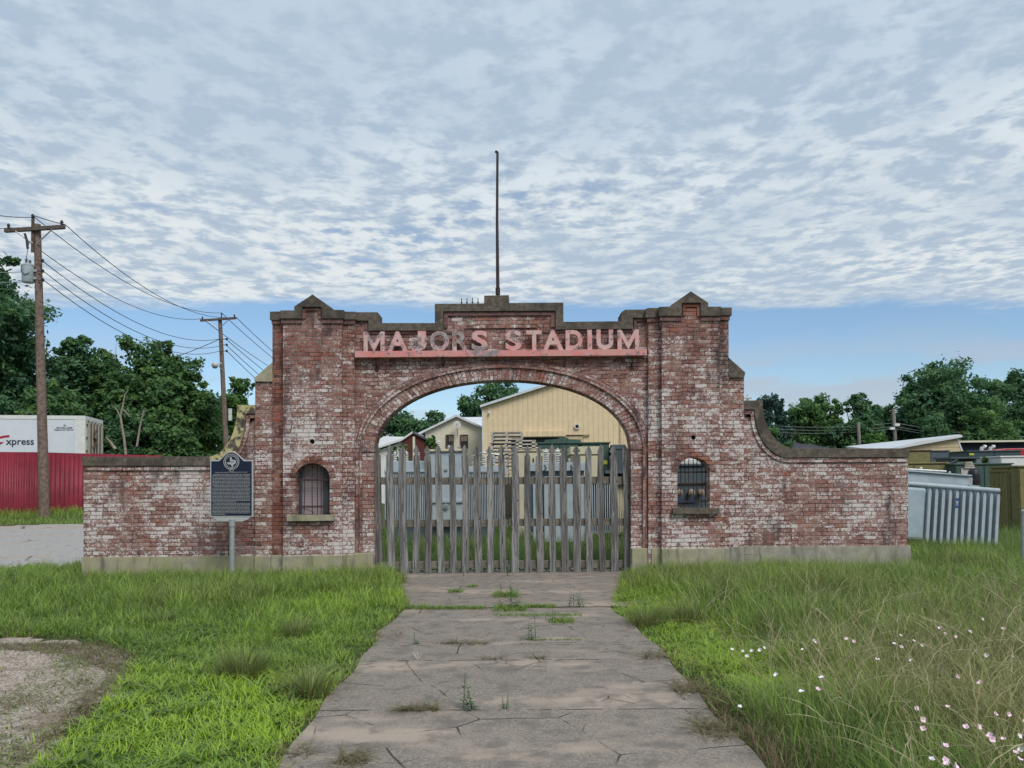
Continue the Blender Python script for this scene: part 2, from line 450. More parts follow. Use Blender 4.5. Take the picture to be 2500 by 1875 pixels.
M['glass'] = plain('dark_window_glass', (.045,.05,.052), (.08,.08,.075), 4, .15, stain=.1)
M['blind'] = plain('pale_window_blind', (.38,.33,.26), (.30,.26,.2), 9, .8)
M['pallet'] = plain('pallet_wood', (.50,.46,.40), (.34,.31,.27), 6, .9)
M['trailer'] = plain('white_trailer_panel', (.62,.66,.70), (.57,.61,.65), 2.0, .35, stain=.2, stainc=(.44,.46,.47))
M['trailerrear'] = plain('dirty_cream_trailer_door', (.58,.56,.46), (.46,.43,.34), 5, .5, stain=.5, stainc=(.25,.19,.12))
M['rust'] = plain('rusty_fittings', (.13,.075,.05), (.08,.05,.035), 14, .85)
M['logored'] = plain('red_decal', (.42,.018,.055), None, 9, .4, stain=.1)
M['logonavy'] = plain('navy_decal', (.02,.035,.07), None, 9, .4, stain=.1)
M['logogrey'] = plain('grey_lettering', (.10,.10,.11), None, 9, .5, stain=.1)
M['screen'] = None
M['cable'] = plain('black_cable', (.03,.032,.038), None, 9, .6, stain=.1)
M['cablepale'] = plain('aluminium_cable', (.30,.33,.34), None, 9, .5, .3, stain=.1)
M['insul'] = plain('dark_insulator', (.05,.045,.06), None, 9, .3)
M['timber'] = plain('dark_timber', (.075,.065,.05), (.05,.045,.035), 10, .9)
M['bark'] = plain('tree_bark', (.085,.075,.062), (.055,.048,.04), 9, .95)
M['deadwood'] = plain('bare_dead_wood', (.33,.27,.22), (.22,.18,.15), 9, .9)
M['findark'] = plain('shaded_tank_paint', (.17,.22,.26), (.14,.18,.22), 6, .5, stain=.3)  # radiator paint darkened, shade between fins and ribs put into the colour
M['yellow'] = plain('yellow_label', (.60,.55,.08), None, 9, .5, stain=.1)
M['labelblue'] = plain('blue_label', (.03,.09,.28), None, 9, .5, stain=.1)

def ribbed(name, c, c2, pitch, axis='X', rough=.55, groove=.55, stain=.35, depth=.02, wide=.12):
    """sheet metal siding: thin dark seams and ridges along one axis"""
    t = NT(name); p = t.obj(); x, y, z = t.sep(p)
    k = t.mth('ADD', x, y) if axis == 'X' else z
    fr = t.mth('FRACT', t.mth('DIVIDE', k, pitch))
    e = t.mth('MINIMUM', fr, t.mth('SUBTRACT', 1, fr))
    seam = t.ss(e, 0.0, wide)
    n = t.noise(p, 3, 6, .6); st = t.noise(t.mapping(p, (2.2,2.2,.35)), 1.2, 5)
    col = t.mix(t.ss(n, .35, .65), c, c2)
    col = t.mix(t.mth('MULTIPLY', t.ss(st, .55, .72), stain), col, tuple(q * .55 for q in c))
    col = t.mix(seam, tuple(q * groove for q in c), col)
    t.bump(seam, .6, depth)
    return t.fin(col, rough, 0, .3)
M['tansiding'] = ribbed('tan_vertical_siding', (.72,.565,.36), (.66,.52,.33), .30, 'X', .65, .62, .3, .02, .06)
M['tanhoriz'] = ribbed('tan_lap_siding', (.55,.44,.28), (.49,.39,.25), .22, 'Z', .65, .5)
M['screen'] = ribbed('mauve_slatted_screen', (.42,.33,.36), (.37,.31,.35), .026, 'Z', .7, .6, .3, .006, .25)

def leaf_mat(name, lo, mid_, hi, trans=.35):
    t = NT(name)
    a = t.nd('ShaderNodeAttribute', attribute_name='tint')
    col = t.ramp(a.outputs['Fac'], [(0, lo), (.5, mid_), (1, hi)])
    t.fin(col, .55, 0, .25)
    tr = t.nd('ShaderNodeBsdfTranslucent'); t.L.new(col, tr.inputs[0])
    mx = t.nd('ShaderNodeMixShader'); mx.inputs[0].default_value = trans
    t.L.new(t.b.outputs[0], mx.inputs[1]); t.L.new(tr.outputs[0], mx.inputs[2])
    out = [n for n in t.N if n.type == 'OUTPUT_MATERIAL'][0]
    t.L.new(mx.outputs[0], out.inputs[0])
    return t.m
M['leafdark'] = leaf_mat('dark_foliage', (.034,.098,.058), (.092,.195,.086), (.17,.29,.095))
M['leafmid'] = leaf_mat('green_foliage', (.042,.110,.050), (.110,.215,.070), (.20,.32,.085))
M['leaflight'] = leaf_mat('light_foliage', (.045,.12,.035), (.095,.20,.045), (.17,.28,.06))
M['pineleaf'] = leaf_mat('pine_needles', (.032,.08,.075), (.065,.13,.10), (.10,.18,.11))
def grass_mat(name, lo, mid_, hi, dry=(.40,.34,.17), brown=(.20,.14,.09)):
    t = NT(name)
    a = t.nd('ShaderNodeAttribute', attribute_name='tint'); d = t.nd('ShaderNodeAttribute', attribute_name='dry')
    b = t.nd('ShaderNodeAttribute', attribute_name='dead')
    col = t.ramp(a.outputs['Fac'], [(0, lo), (.5, mid_), (1, hi)])
    col = t.mix(d.outputs['Fac'], col, dry); col = t.mix(b.outputs['Fac'], col, brown)
    t.fin(col, .5, 0, .3)
    tr = t.nd('ShaderNodeBsdfTranslucent'); t.L.new(col, tr.inputs[0])
    mx = t.nd('ShaderNodeMixShader'); mx.inputs[0].default_value = .35
    t.L.new(t.b.outputs[0], mx.inputs[1]); t.L.new(tr.outputs[0], mx.inputs[2])
    out = [n for n in t.N if n.type == 'OUTPUT_MATERIAL'][0]
    t.L.new(mx.outputs[0], out.inputs[0])
    return t.m
M['grass'] = grass_mat('meadow_grass', (.105,.175,.048), (.215,.345,.062), (.38,.55,.060))
M['straw'] = grass_mat('dry_seed_stalks', (.23,.21,.10), (.39,.345,.19), (.52,.47,.30))

# ------------------------------------------------------------------ ground, road, path
def ground_mat():
    t = NT('soil_and_turf'); p = t.pos()
    n = t.noise(p, 12, 6, .65); q = t.noise(p, .7, 4)
    c = t.mix(t.ss(n, .35, .65), (.060,.075,.028), (.095,.078,.045))
    c = t.mix(t.ss(q, .4, .62), c, (.045,.085,.024))
    t.bump(n, .6, .03)
    return t.fin(c, .97, 0, .1)
M['ground'] = ground_mat()
def grid_sheet(name, xs, ys, zf, m, keep=None):
    xs = np.asarray(xs); ys = np.asarray(ys)
    XX, YY = np.meshgrid(xs, ys); ZZ = zf(XX, YY)
    V = np.stack([XX, YY, ZZ], -1).reshape(-1, 3)
    nx = len(xs); idx = np.arange(len(V)).reshape(len(ys), nx)
    Q = np.stack([idx[:-1,:-1], idx[:-1,1:], idx[1:,1:], idx[1:,:-1]], -1).reshape(-1, 4)
    if keep is not None:
        cx = V[Q].mean(1); Q = Q[keep(cx[:,0], cx[:,1])]
    return np_mesh(name, V, Q, m)
xs = np.concatenate([[-1500,-600,-250,-120,-70], np.arange(-50, 50.1, 1.0), [70,120,250,600,1500]])
ys = np.concatenate([[-200,-60,-20], np.arange(-8, 60.1, 1.0), [75,100,160,300,700,2000]])
struct(grid_sheet('ground', xs, ys, gz, M['ground']))

def asphalt():
    t = NT('cracked_grey_asphalt'); p = t.pos()
    n = t.noise(p, 30, 6, .7); q = t.noise(t.mapping(p, (.35,1.4,1)), 1.1, 5)
    c = t.mix(t.ss(n, .3, .7), (.27,.26,.25), (.40,.38,.355))
    c = t.mix(t.mth('MULTIPLY', t.ss(q, .48, .62), .8), c, (.36,.30,.245))
    c = t.mix(t.mth('MULTIPLY', t.ss(t.noise(p, 7, 6, .7), .52, .66), .5), c, (.17,.16,.15))
    v = t.nd('ShaderNodeTexVoronoi', feature='DISTANCE_TO_EDGE'); v.inputs['Scale'].default_value = .55
    t.L.new(t.mix(.12, p, t.nd('ShaderNodeTexNoise').outputs['Color']), v.inputs['Vector'])
    c = t.mix(t.mth('MULTIPLY', t.mth('MULTIPLY', t.ss(v.outputs[0], .02, .006), t.ss(t.noise(p, .9, 3), .5, .6)), .75), c, (.07,.065,.06))
    t.bump(n, .3, .01)
    return t.fin(c, .93, 0, .15)
def road_keep(x, y):
    near = 14.35 + .5 * np.sin(x * .8) * .3 + np.where(x > -8.6, (x + 8.6) * .55, 0)
    far = 22.6 + .25 * np.sin(x * 1.3)
    return (y > near) & (y < far)
o = grid_sheet('road', np.arange(-45, -4.8, .2), np.arange(13, 24, .2), lambda x, y: gz(x, y) + .02, asphalt(), road_keep); struct(o)
def gravel_mat():
    t = NT('pale_gravel_dirt'); p = t.pos()
    n = t.noise(p, 55, 5, .7); q = t.noise(t.mapping(p, (1,2.2,1)), 2.4, 5)
    c = t.mix(t.ss(n, .38, .6), (.21,.16,.125), (.60,.52,.44))
    c = t.mix(t.mth('MULTIPLY', t.ss(q, .5, .64), .65), c, (.24,.175,.135))
    t.bump(n, .9, .02)
    return t.fin(c, .95, 0, .1)
M['gravel'] = gravel_mat()
GPX = [(-500,1562),(60,1558),(200,1566),(300,1586),(352,1612),(320,1640),(285,1668),(262,1700),(225,1745),(180,1785),(120,1832),(60,1872),(0,1915),(-80,1985),(-500,2300)]
GRAV = np.array([tuple(gp(*q).xy) for q in GPX])
def inpoly(x, y, P):
    x = np.asarray(x); y = np.asarray(y); c = np.zeros(x.shape, bool)
    j = len(P) - 1
    for i in range(len(P)):
        xi, yi = P[i]; xj, yj = P[j]
        if yi != yj:
            c ^= ((yi > y) != (yj > y)) & (x < (xj - xi) * (y - yi) / (yj - yi) + xi)
        j = i
    return c
struct(grid_sheet('gravel_patch', np.arange(-8.5, -1.8, .035), np.arange(2.0, 8.2, .035), lambda x, y: gz(x, y) + .006, M['gravel'], lambda x, y: inpoly(x + .10*np.sin(5*y+4*x) + .06*np.sin(13*y-11*x) + .05*np.sin(37*y+29*x), y + .05*np.sin(13*x+5*y) + .04*np.sin(31*x-9*y), GRAV)))
def path_mat():
    t = NT('scored_concrete_path'); p = t.pos(); x, y, z = t.sep(p)
    n = t.noise(p, 70, 5, .75); q = t.noise(t.mapping(p, (.45,1.15,1)), 1.25, 6, .62); b = t.noise(p, 5, 5, .6)
    c = t.mix(t.ss(n, .36, .64), (.32,.27,.22), (.165,.145,.125))
    c = t.mix(t.mth('MULTIPLY', t.ss(t.noise(p, 75, 4, .75), .54, .64), .55), c, (.10,.088,.08))
    c = t.mix(t.mth('MULTIPLY', t.ss(q, .50, .66), .8), c, (.40,.325,.26))
    c = t.mix(t.mth('MULTIPLY', t.ss(b, .47, .66), .6), c, (.125,.115,.105))
    # hand-scored flagstone lines, worn away in places
    dn = t.nd('ShaderNodeTexNoise'); dn.inputs['Scale'].default_value = 1.3; t.L.new(p, dn.inputs['Vector'])
    pw = t.mix(.10, p, dn.outputs['Color'])
    v = t.nd('ShaderNodeTexVoronoi', feature='DISTANCE_TO_EDGE', voronoi_dimensions='2D'); v.inputs['Scale'].default_value = 1.32
    t.L.new(pw, v.inputs['Vector'])
    line = t.mth('MULTIPLY', t.ss(v.outputs[0], .011, .004), t.ss(t.noise(p, 1.9, 3), .46, .58))
    v2 = t.nd('ShaderNodeTexVoronoi', feature='DISTANCE_TO_EDGE', voronoi_dimensions='2D'); v2.inputs['Scale'].default_value = 2.7
    t.L.new(t.mix(.16, p, dn.outputs['Color']), v2.inputs['Vector'])
    line = t.mth('MAXIMUM', line, t.mth('MULTIPLY', t.mth('MULTIPLY', t.ss(v2.outputs[0], .016, .005), t.ss(t.noise(p, 2.4, 3), .55, .64)), .7))
    jo = None
    yw = t.mth('MULTIPLY_ADD', t.noise(p, 2.5, 3), .05, t.mth('MULTIPLY_ADD', x, .012, y))
    for yy in JOINTS:
        d = t.mth('ABSOLUTE', t.mth('SUBTRACT', yw, yy + .025)); k = t.mth('MULTIPLY', t.ss(d, .015, .005), t.ss(t.noise(p, 1.6 + yy, 3, .6), .38 if yy < 5.5 else .47, .55))
        jo = k if jo is None else t.mth('MAXIMUM', jo, k)
    ln = t.mth('MAXIMUM', line, jo)
    c = t.mix(t.mth('MULTIPLY', ln, .85), c, (.035,.03,.027))
    t.bump(t.mth('SUBTRACT', t.mth('MULTIPLY', n, .4), ln), .6, .012)
    return t.fin(c, .9, 0, .2)
JOINTS = [gp(1200, q).y for q in (1741, 1618, 1581)]
PL = [gp(695,1875), gp(935,1550), gp(995,1493)]; PR = [gp(1836,1875), gp(1640,1628), gp(1482,1481)]
def lin(P, Y):
    a, m, b = P; Y = np.asarray(Y, float)
    return np.where(Y < m.y, a.x + (m.x - a.x) * (Y - a.y) / (m.y - a.y), m.x + (b.x - m.x) * (Y - m.y) / (b.y - m.y))
YE = PL[2].y
def flare(Y, k): return k * np.clip((np.asarray(Y, float) - YE) / (12.9 - YE), 0, 1)
def xl(Y): return np.where(np.asarray(Y) < YE, lin(PL, Y), PL[2].x - flare(Y, .56)) + .02 * np.sin(np.asarray(Y) * 2.1) + .02 * np.sin(np.asarray(Y) * 5.3)
def xr(Y): return np.where(np.asarray(Y) < YE, lin(PR, Y), PR[2].x + flare(Y, .58)) + .02 * np.sin(np.asarray(Y) * 1.7 + 1) + .02 * np.sin(np.asarray(Y) * 4.7)
YS = gp(1230, 1489).y
def strip(name, y0, y1, z, m, wl=0, wr=0):
    n = 60; Y = np.linspace(y0, y1, n); V = []; Q = []
    k = 14
    for i, yy in enumerate(Y):
        a = xl(yy) - wl; b = xr(yy) + wr
        for j in range(k): V.append((a + (b - a) * j / (k - 1), yy, z))
    for i in range(n - 1):
        for j in range(k - 1): Q.append((i*k+j, i*k+j+1, (i+1)*k+j+1, (i+1)*k+j))
    return struct(np_mesh(name, V, Q, m))
M['path'] = path_mat()
strip('path', -3, YS, .022, M['path'], .03, .03)
strip('gate_apron', YS + .10, 13.6, .014, M['path'], .5, .5)

# ------------------------------------------------------------------ the brick gateway
YC, YD, YA, YB = 12.86, 12.97, 13.06, 13.00      # fronts: pier, pilaster, arch wall / wings, buttress
gate = thing('brick_gateway', 'long red brick stadium gateway with traces of white paint, arch and two towers', 'gateway', (at(1226, 1400, YA).x, YA, 0))
def P(pts, Y):
    return [(lambda q: (q.x, q.z))(at(px, py, Y)) for px, py in pts]
def pr(name, pts, y0, y1, m, bev=0.0, holes=()):
    mb = MB(); mb.prism([P(pts, y0)] + [P(h, y0) for h in holes], y0, y1)
    return mb.build(name, m, gate, bevel=bev)
def arch_loop(x0, x1, ybot, yspr, ytop, n=14, pw=2.0):
    """window-like loop: bottom-left, up, over the arch, down"""
    c = (x0 + x1) / 2; r = (x1 - x0) / 2; pts = [(x0, ybot)]
    for i in range(n + 1):
        a = math.pi - math.pi * i / n
        pts.append((c + r * math.cos(a), yspr - (yspr - ytop) * math.sin(a)))
    return pts + [(x1, ybot)]
BASE = 1425
# wings (stop where the scroll begins; the scroll itself is a coping piece)
def scroll(x0, y0, x1, y1, n=12):
    """concave quarter ellipse from the horizontal coping (x0,y0) up to (x1,y1)"""
    return [(x0 + (x1 - x0) * math.sin(i / n * math.pi / 2), y1 + (y0 - y1) * math.cos(i / n * math.pi / 2)) for i in range(n + 1)]
Lin = scroll(526, 1138, 600, 1012)                      # underside of left scroll coping
pr('wing_wall', [(204, BASE), (204, 1137)] + [(x, y) for x, y in Lin] + [(600, 1010), (624, 1010), (624, BASE)], YA, YA + .30, M['brickwing'])
Lout = scroll(508, 1114.6, 579, 992)
pr('coping', [(200, 1137.5), (200, 1115), (508, 1114.6), (524, 1137.5)], YA - .05, YA + .35, M['coping'], .006)
pr('scroll_coping', [(508, 1114.6)] + Lout[1:] + [(579, 989), (623.6, 989), (623.6, 1010), (601, 1010)] + Lin[::-1] + [(524, 1137.8)], YA - .055, YA + .352, M['copingyellow'], .006)
Rin = [(3680 - 0 - x, y) for x, y in scroll(0, 0, 1, 1, 1)]
def rscroll(x0, y0, x1, y1, n=12):
    return [(x0 - (x0 - x1) * math.sin(i / n * math.pi / 2), y1 + (y0 - y1) * math.cos(i / n * math.pi / 2)) for i in range(n + 1)]
Rin = rscroll(1928, 1118, 1843, 1003)
pr('wing_wall', [(2217, BASE), (2217, 1117.5)] + Rin + [(1843, 1000), (1816, 1000), (1816, BASE)], YA, YA + .30, M['brickwing'])
Rout = rscroll(1942, 1095, 1862, 982)
pr('coping', [(2221, 1116.5), (2220, 1094.5), (1942, 1095), (1929, 1117.5)], YA - .05, YA + .35, M['coping'], .006)
pr('scroll_coping', [(1942, 1095)] + Rout[1:] + [(1862, 977.5), (1816.5, 977.5), (1816.5, 999.5), (1842, 999.5)] + Rin[::-1] + [(1929, 1117.7)], YA - .055, YA + .352, M['coping'], .006)
# corbel course under the wing copings and scrolls
def offset(pts, d):
    out = []
    for i, p in enumerate(pts):
        a = Vector(pts[max(i-1,0)]); b = Vector(pts[min(i+1,len(pts)-1)]); t = (b - a).normalized()
        out.append((p[0] - t.y * d, p[1] + t.x * d))
    return out
def band(name, pts, d, y0, y1, m):
    q = offset(pts, d); pr(name, list(pts) + q[::-1], y0, y1, m)
band('corbel_course', [(207, 1139), (524, 1139.5)] + [(x + 1.5, y + 1.5) for x, y in Lin] + [(602, 1012), (622, 1012)], 9, YA - .03, YA + .02, M['brick'])
band('corbel_course', [(1818, 1002), (1841, 1002)] + [(x - 1.5, y + 1.5) for x, y in Rin[::-1]] + [(1931, 1119.5), (2214, 1118)], 9, YA - .03, YA + .02, M['brick'])
# buttresses beside the towers with sloped caps
pr('buttress', [(623, BASE), (623, 930), (665.5, 930), (665.5, BASE)], YB, YB + .36, M['brick'])
pr('sloped_cap', [(621, 931.5), (621, 922), (664.8, 884), (664.8, 931.5)], YB - .04, YB + .40, M['plinth'], .006)
pr('buttress', [(1778, BASE), (1778, 922.5), (1816.5, 922.5), (1816.5, BASE)], YB, YB + .36, M['brick'])
pr('sloped_cap', [(1779.6, 921.8), (1779.6, 873), (1820, 909), (1817, 921.8)], YB - .04, YB + .40, M['coping'], .006)
# towers
LW = arch_loop(721.5, 805, 1257, 1166, 1131); RW = arch_loop(1654, 1733, 1242, 1151, 1117)
def hole(cx, cy, r, n=12): return [(cx + r*math.cos(2*math.pi*i/n), cy + r*math.sin(2*math.pi*i/n)) for i in range(n)]
pr('pier', [(691, BASE), (691, 777), (738, 777), (738, 749), (784, 749), (784, 777), (834, 777), (834, BASE)], YC, YC + .36, M['brick'], 0, [LW, hole(761.8, 1078, 6.5)])
pr('pier', [(1616, BASE), (1616, 771), (1666, 771), (1666, 740), (1710, 740), (1710, 771), (1757, 771), (1757, BASE)], YC, YC + .36, M['brick'], 0, [RW, hole(1693, 1068, 6)])
pr('pilaster', [(665, BASE), (665, 780), (691.5, 780), (691.5, BASE)], YD, YD + .29, M['brickred'])
pr('pilaster', [(833.5, BASE), (833.5, 780), (865, 780), (865, BASE)], YD, YD + .29, M['brick'])
pr('pilaster', [(1583, BASE), (1583, 774), (1616.5, 774), (1616.5, BASE)], YD, YD + .29, M['brick'])
pr('pilaster', [(1756.5, BASE), (1756.5, 770), (1779, 770), (1779, BASE)], YD, YD + .29, M['brick'])
# recessed brick panel under each gable
for (a, b, tp, bt) in ((738, 784, 749, 779), (1666, 1710, 740, 773)):
    pr('gable_frame', [(a+1, bt), (a+1, tp+1), (b-1, tp+1), (b-1, bt), (b-8, bt-2), (b-8, tp+9), (a+8, tp+9), (a+8, bt-2)], YC - .022, YC + .02, M['brickred'])
pr('gable_cap', [(684, 777.6), (684, 757.5), (718, 757.5), (718, 748), (762.6, 718.5), (811, 752), (811, 756), (839, 756.5), (839, 777.6), (784.5, 777.6), (784.5, 749.3), (737.5, 749.3), (737.5, 777.6)], YC - .055, YC + .40, M['coping'], .006)
pr('gable_cap', [(1609, 771), (1609, 749), (1636, 748), (1639, 744), (1687, 711), (1729.5, 738.5), (1729.5, 748.5), (1761, 748), (1761, 771), (1710.5, 771), (1710.5, 739.6), (1665.5, 739.6), (1665.5, 771)], YC - .055, YC + .40, M['coping'], .006)
pr('coping', [(658.5, 781), (658.5, 760.5), (683.7, 760), (683.7, 781)], YD - .05, YD + .33, M['coping'], .006)
pr('coping', [(839.4, 780), (839.4, 760.5), (868.5, 760.5), (868.5, 780)], YD - .05, YD + .33, M['coping'], .006)
pr('coping', [(1576, 775), (1576, 754), (1583, 751.5), (1608.7, 751.5), (1608.7, 775)], YD - .05, YD + .33, M['coping'], .006)
pr('coping', [(1761.4, 770), (1761.4, 750.5), (1787, 750.5), (1787, 770)], YD - .05, YD + .33, M['coping'], .006)
# corbel courses under tower copings
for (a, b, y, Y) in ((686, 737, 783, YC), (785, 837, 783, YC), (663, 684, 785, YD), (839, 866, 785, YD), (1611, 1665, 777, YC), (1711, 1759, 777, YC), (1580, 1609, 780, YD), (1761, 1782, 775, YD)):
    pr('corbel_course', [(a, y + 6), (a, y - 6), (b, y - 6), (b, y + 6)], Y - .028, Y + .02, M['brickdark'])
# arch wall with the opening
ACX, ASPR, ATOP = 1226.5, 1100, 926.5
AX0, AX1 = 912.5, 1541
def arc_pts(off=0.0, n=48, pw=2.12):
    """outline of the arch opening in pixels, from left springing to right springing, grown by off"""
    rx = (AX1 - AX0) / 2 + off; rz = ASPR - ATOP + off; out = []
    for i in range(n + 1):
        a = math.pi - math.pi * i / n
        c, s_ = math.cos(a), math.sin(a)
        k = (abs(c) ** pw + abs(s_) ** pw) ** (-1 / pw)
        tilt = (c * k) * -3.0
        out.append((ACX + rx * c * k, ASPR - rz * s_ * k + tilt))
    return out
A0 = arc_pts(0); 
pr('arch_wall', [(865, BASE), (865, 783), (902, 783), (902, 806), (1078, 806), (1078, 760), (1356, 758), (1356, 802), (1546, 800), (1546, 776), (1583, 776), (1583, BASE), (AX1, BASE)] + A0[::-1] + [(AX0, BASE)], YA, YA + .34, M['brick'])
pr('coping', [(868.8, 782.7), (868.8, 762), (922, 762), (922, 788.5), (1061.5, 788.5), (1061.5, 741.5), (1182, 740.5), (1182, 721.5), (1242.5, 720.5), (1242.5, 739.5), (1375.5, 738.5), (1375.5, 785.5), (1517, 784), (1517, 762), (1526, 756), (1575.6, 755.5), (1575.6, 775.5), (1545.5, 776), (1545.5, 803), (1356.5, 804.5), (1356.5, 758.5), (1082, 760), (1082, 807), (899.5, 807), (899.5, 782.7)], YA - .06, YA + .39, M['coping'], .006)
# thin raised brick frames below the central coping
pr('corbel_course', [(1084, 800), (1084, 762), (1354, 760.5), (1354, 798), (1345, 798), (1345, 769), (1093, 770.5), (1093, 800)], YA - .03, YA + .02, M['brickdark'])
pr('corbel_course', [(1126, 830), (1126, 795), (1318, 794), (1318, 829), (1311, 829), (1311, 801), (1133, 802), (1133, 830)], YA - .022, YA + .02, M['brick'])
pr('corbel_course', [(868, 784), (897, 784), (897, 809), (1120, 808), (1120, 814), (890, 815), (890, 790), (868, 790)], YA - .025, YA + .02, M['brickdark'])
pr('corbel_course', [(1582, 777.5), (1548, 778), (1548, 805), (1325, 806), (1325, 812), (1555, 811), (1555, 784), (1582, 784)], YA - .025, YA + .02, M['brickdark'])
# arch ring and hood mould: strips that follow the opening, bricks set across
def arc_strip(name, off0, off1, y0, y1, m, across=True, legs=None):
    n = 48
    ia, ib = arc_pts(off0, n), arc_pts(off1, n)
    if legs:
        yy = np.linspace(legs, ASPR, 8)[:-1]
        ia = [(AX0 - off0, q) for q in yy] + ia + [(AX1 + off0, q) for q in yy[::-1]]
        ib = [(AX0 - off1, q) for q in yy] + ib + [(AX1 + off1, q) for q in yy[::-1]]
    a = P(ia, y0); b = P(ib, y0); k = len(a); mb = MB()
    vs = [(p[0], y0, p[1]) for p in a] + [(p[0], y0, p[1]) for p in b] + [(p[0], y1, p[1]) for p in a] + [(p[0], y1, p[1]) for p in b]
    fs = []; uvs = []
    s_ = [0.0]
    for i in range(1, k): s_.append(s_[-1] + math.dist(a[i], a[i-1]) * (1.06 if across else 1))
    wd = math.dist(a[k//2], b[k//2]); dp = y1 - y0
    def add(q, uv):
        fs.append(q); uvs.append([(y, x) if across else (x, y) for x, y in uv])
    for i in range(k - 1):
        S0, S1 = s_[i], s_[i+1]
        add((i, i+1, k+i+1, k+i), [(S0, .012), (S1, .012), (S1, .012 + wd), (S0, .012 + wd)])
        add((i+1, i, 2*k+i, 2*k+i+1), [(S1, 0), (S0, 0), (S0, -dp), (S1, -dp)])
        add((k+i, k+i+1, 3*k+i+1, 3*k+i), [(S0, wd), (S1, wd), (S1, wd+dp), (S0, wd+dp)])
    add((0, k, 3*k, 2*k), [(0,0)]*4); add((2*k-1, k-1, 3*k-1, 4*k-1), [(0,0)]*4)
    loc = LOC[gate.name]
    me = bpy.data.meshes.new(name); me.from_pydata([tuple(Vector(p) - loc) for p in vs], [], fs)
    ul = me.uv_layers.new(name='UVMap'); j = 0
    for uv in uvs:
        for q in uv: ul.data[j].uv = q; j += 1
    me.materials.append(m)
    ob = bpy.data.objects.new(name, me); COL.objects.link(ob); ob.parent = gate; LOC[ob.name] = loc
    return ob
arc_strip('arch_ring', -.6, 28, YA - .022, YA + .36, M['brickarc'], True, None)
arc_strip('hood_mould', 29, 37.5, YA - .055, YA + .02, M['brickarc'], False, 1356)
arc_strip('hood_mould', 38.2, 46, YA - .035, YA + .02, M['brickarc'], False, 1356)
# window surrounds, sills, grilles
def win_arch(loop, w):
    pts = loop[1:-1]; n = len(pts)
    c = ((pts[0][0] + pts[-1][0]) / 2, pts[0][1])
    mb = MB()
    for i in range(9):
        t0, t1 = i / 9 + .008, (i + 1) / 9 - .008
        def pt(t, k):
            f = t * (n - 1); j = min(int(f), n - 2); f -= j
            x = pts[j][0] * (1-f) + pts[j+1][0] * f; y = pts[j][1] * (1-f) + pts[j+1][1] * f
            dx, dy = x - c[0], y - c[1]; L_ = math.hypot(dx, dy)
            return (x + dx / L_ * k, y + dy / L_ * k)
        mb.prism([P([pt(t0, 0), pt((t0+t1)/2, 0), pt(t1, 0), pt(t1, w), pt((t0+t1)/2, w), pt(t0, w)], YC)], YC - .015, YC + .10)
    return mb.build('window_arch', M['brickred'], gate, bevel=.003)
win_arch(LW, 15); win_arch(RW, 15)
def sill(pts, m):
    mb = MB(); mb.prism([P(pts, YC)], YC - .09, YC + .30); return mb.build('window_sill', m, gate, bevel=.006)
sill([(703.5, 1272), (703.5, 1257), (817.5, 1257), (817.5, 1270.5)], M['plinth']); sill([(1640.5, 1254.5), (1640.5, 1240.5), (1753.5, 1240.5), (1753.5, 1254)], M['coping'])
def grille(loop, bars, rails, Y, curl=False):
    mb = MB(); x0, x1 = loop[0][0], loop[-1][0]; c = (x0+x1)/2; r = (x1-x0)/2
    spr = loop[1][1]; top = min(q[1] for q in loop); bot = loop[0][1]
    for bx, lean in bars:
        u = max(-1, min(1, (bx - c) / r)); yt = spr - (spr - top) * math.sqrt(1 - u*u) + 1
        pts = []
        for i in range(7):
            t = i / 6; y = bot - 1 + (yt - bot + 1) * t
            q = at(bx + lean * math.sin(t * 3.1), y, Y); pts.append(q)
        mb.tube(pts, .0075, 6)
    for y, h in rails:
        a = at(x0 + .5, y, Y); b = at(x1 - .5, y, Y)
        mb.box(a.x, b.x, Y - .012, Y + .005, a.z - h/2, a.z + h/2)
    if curl:
        mb.tube([at(x0 + 4 + i*4.6, 1242 + 9 * (i/9)**3, Y - .015) for i in range(10)], .006, 6)
    return mb.build('window_grille', M['iron'], gate, True)
grille(LW, [(732, 0), (742, 2), (763, -1), (775, 0), (784, 0), (793.5, 0)], [(1172, .032), (1237.5, .03)], YC + .09, True)
grille(RW, [(1662, 0), (1671.5, 1), (1682, -1.5), (1692, 1), (1702, -1), (1712, 2), (1722, 0)], [(1153, .026), (1181, .022), (1224, .022)], YC + .20)
mb = MB(); a = at(718, 1260, YC + .24); b = at(808, 1128, YC + .24)
mb.box(a.x, b.x, YC + .24, YC + .27, a.z, b.z); mb.build('window_screen', M['screen'], gate)
mb = MB()
for px, wd in ((733, .05), (795, .09)):
    a = at(px, 1259, YC + .2); mb.box(a.x - wd/2, a.x + wd/2, YC + .205, YC + .235, a.z, at(px, 1130, YC + .2).z)
mb.build('screen_frame', M['slate'], gate)
for cx, cy in ((761.8, 1078), (1693, 1068)):
    q = at(cx, cy, YC); mb = MB(); mb.lathe((q.x, YC + .10, q.z), [(.052, 0), (.052, .02)], 12, 'Y'); mb.build('pipe_socket', M['iron'], gate)
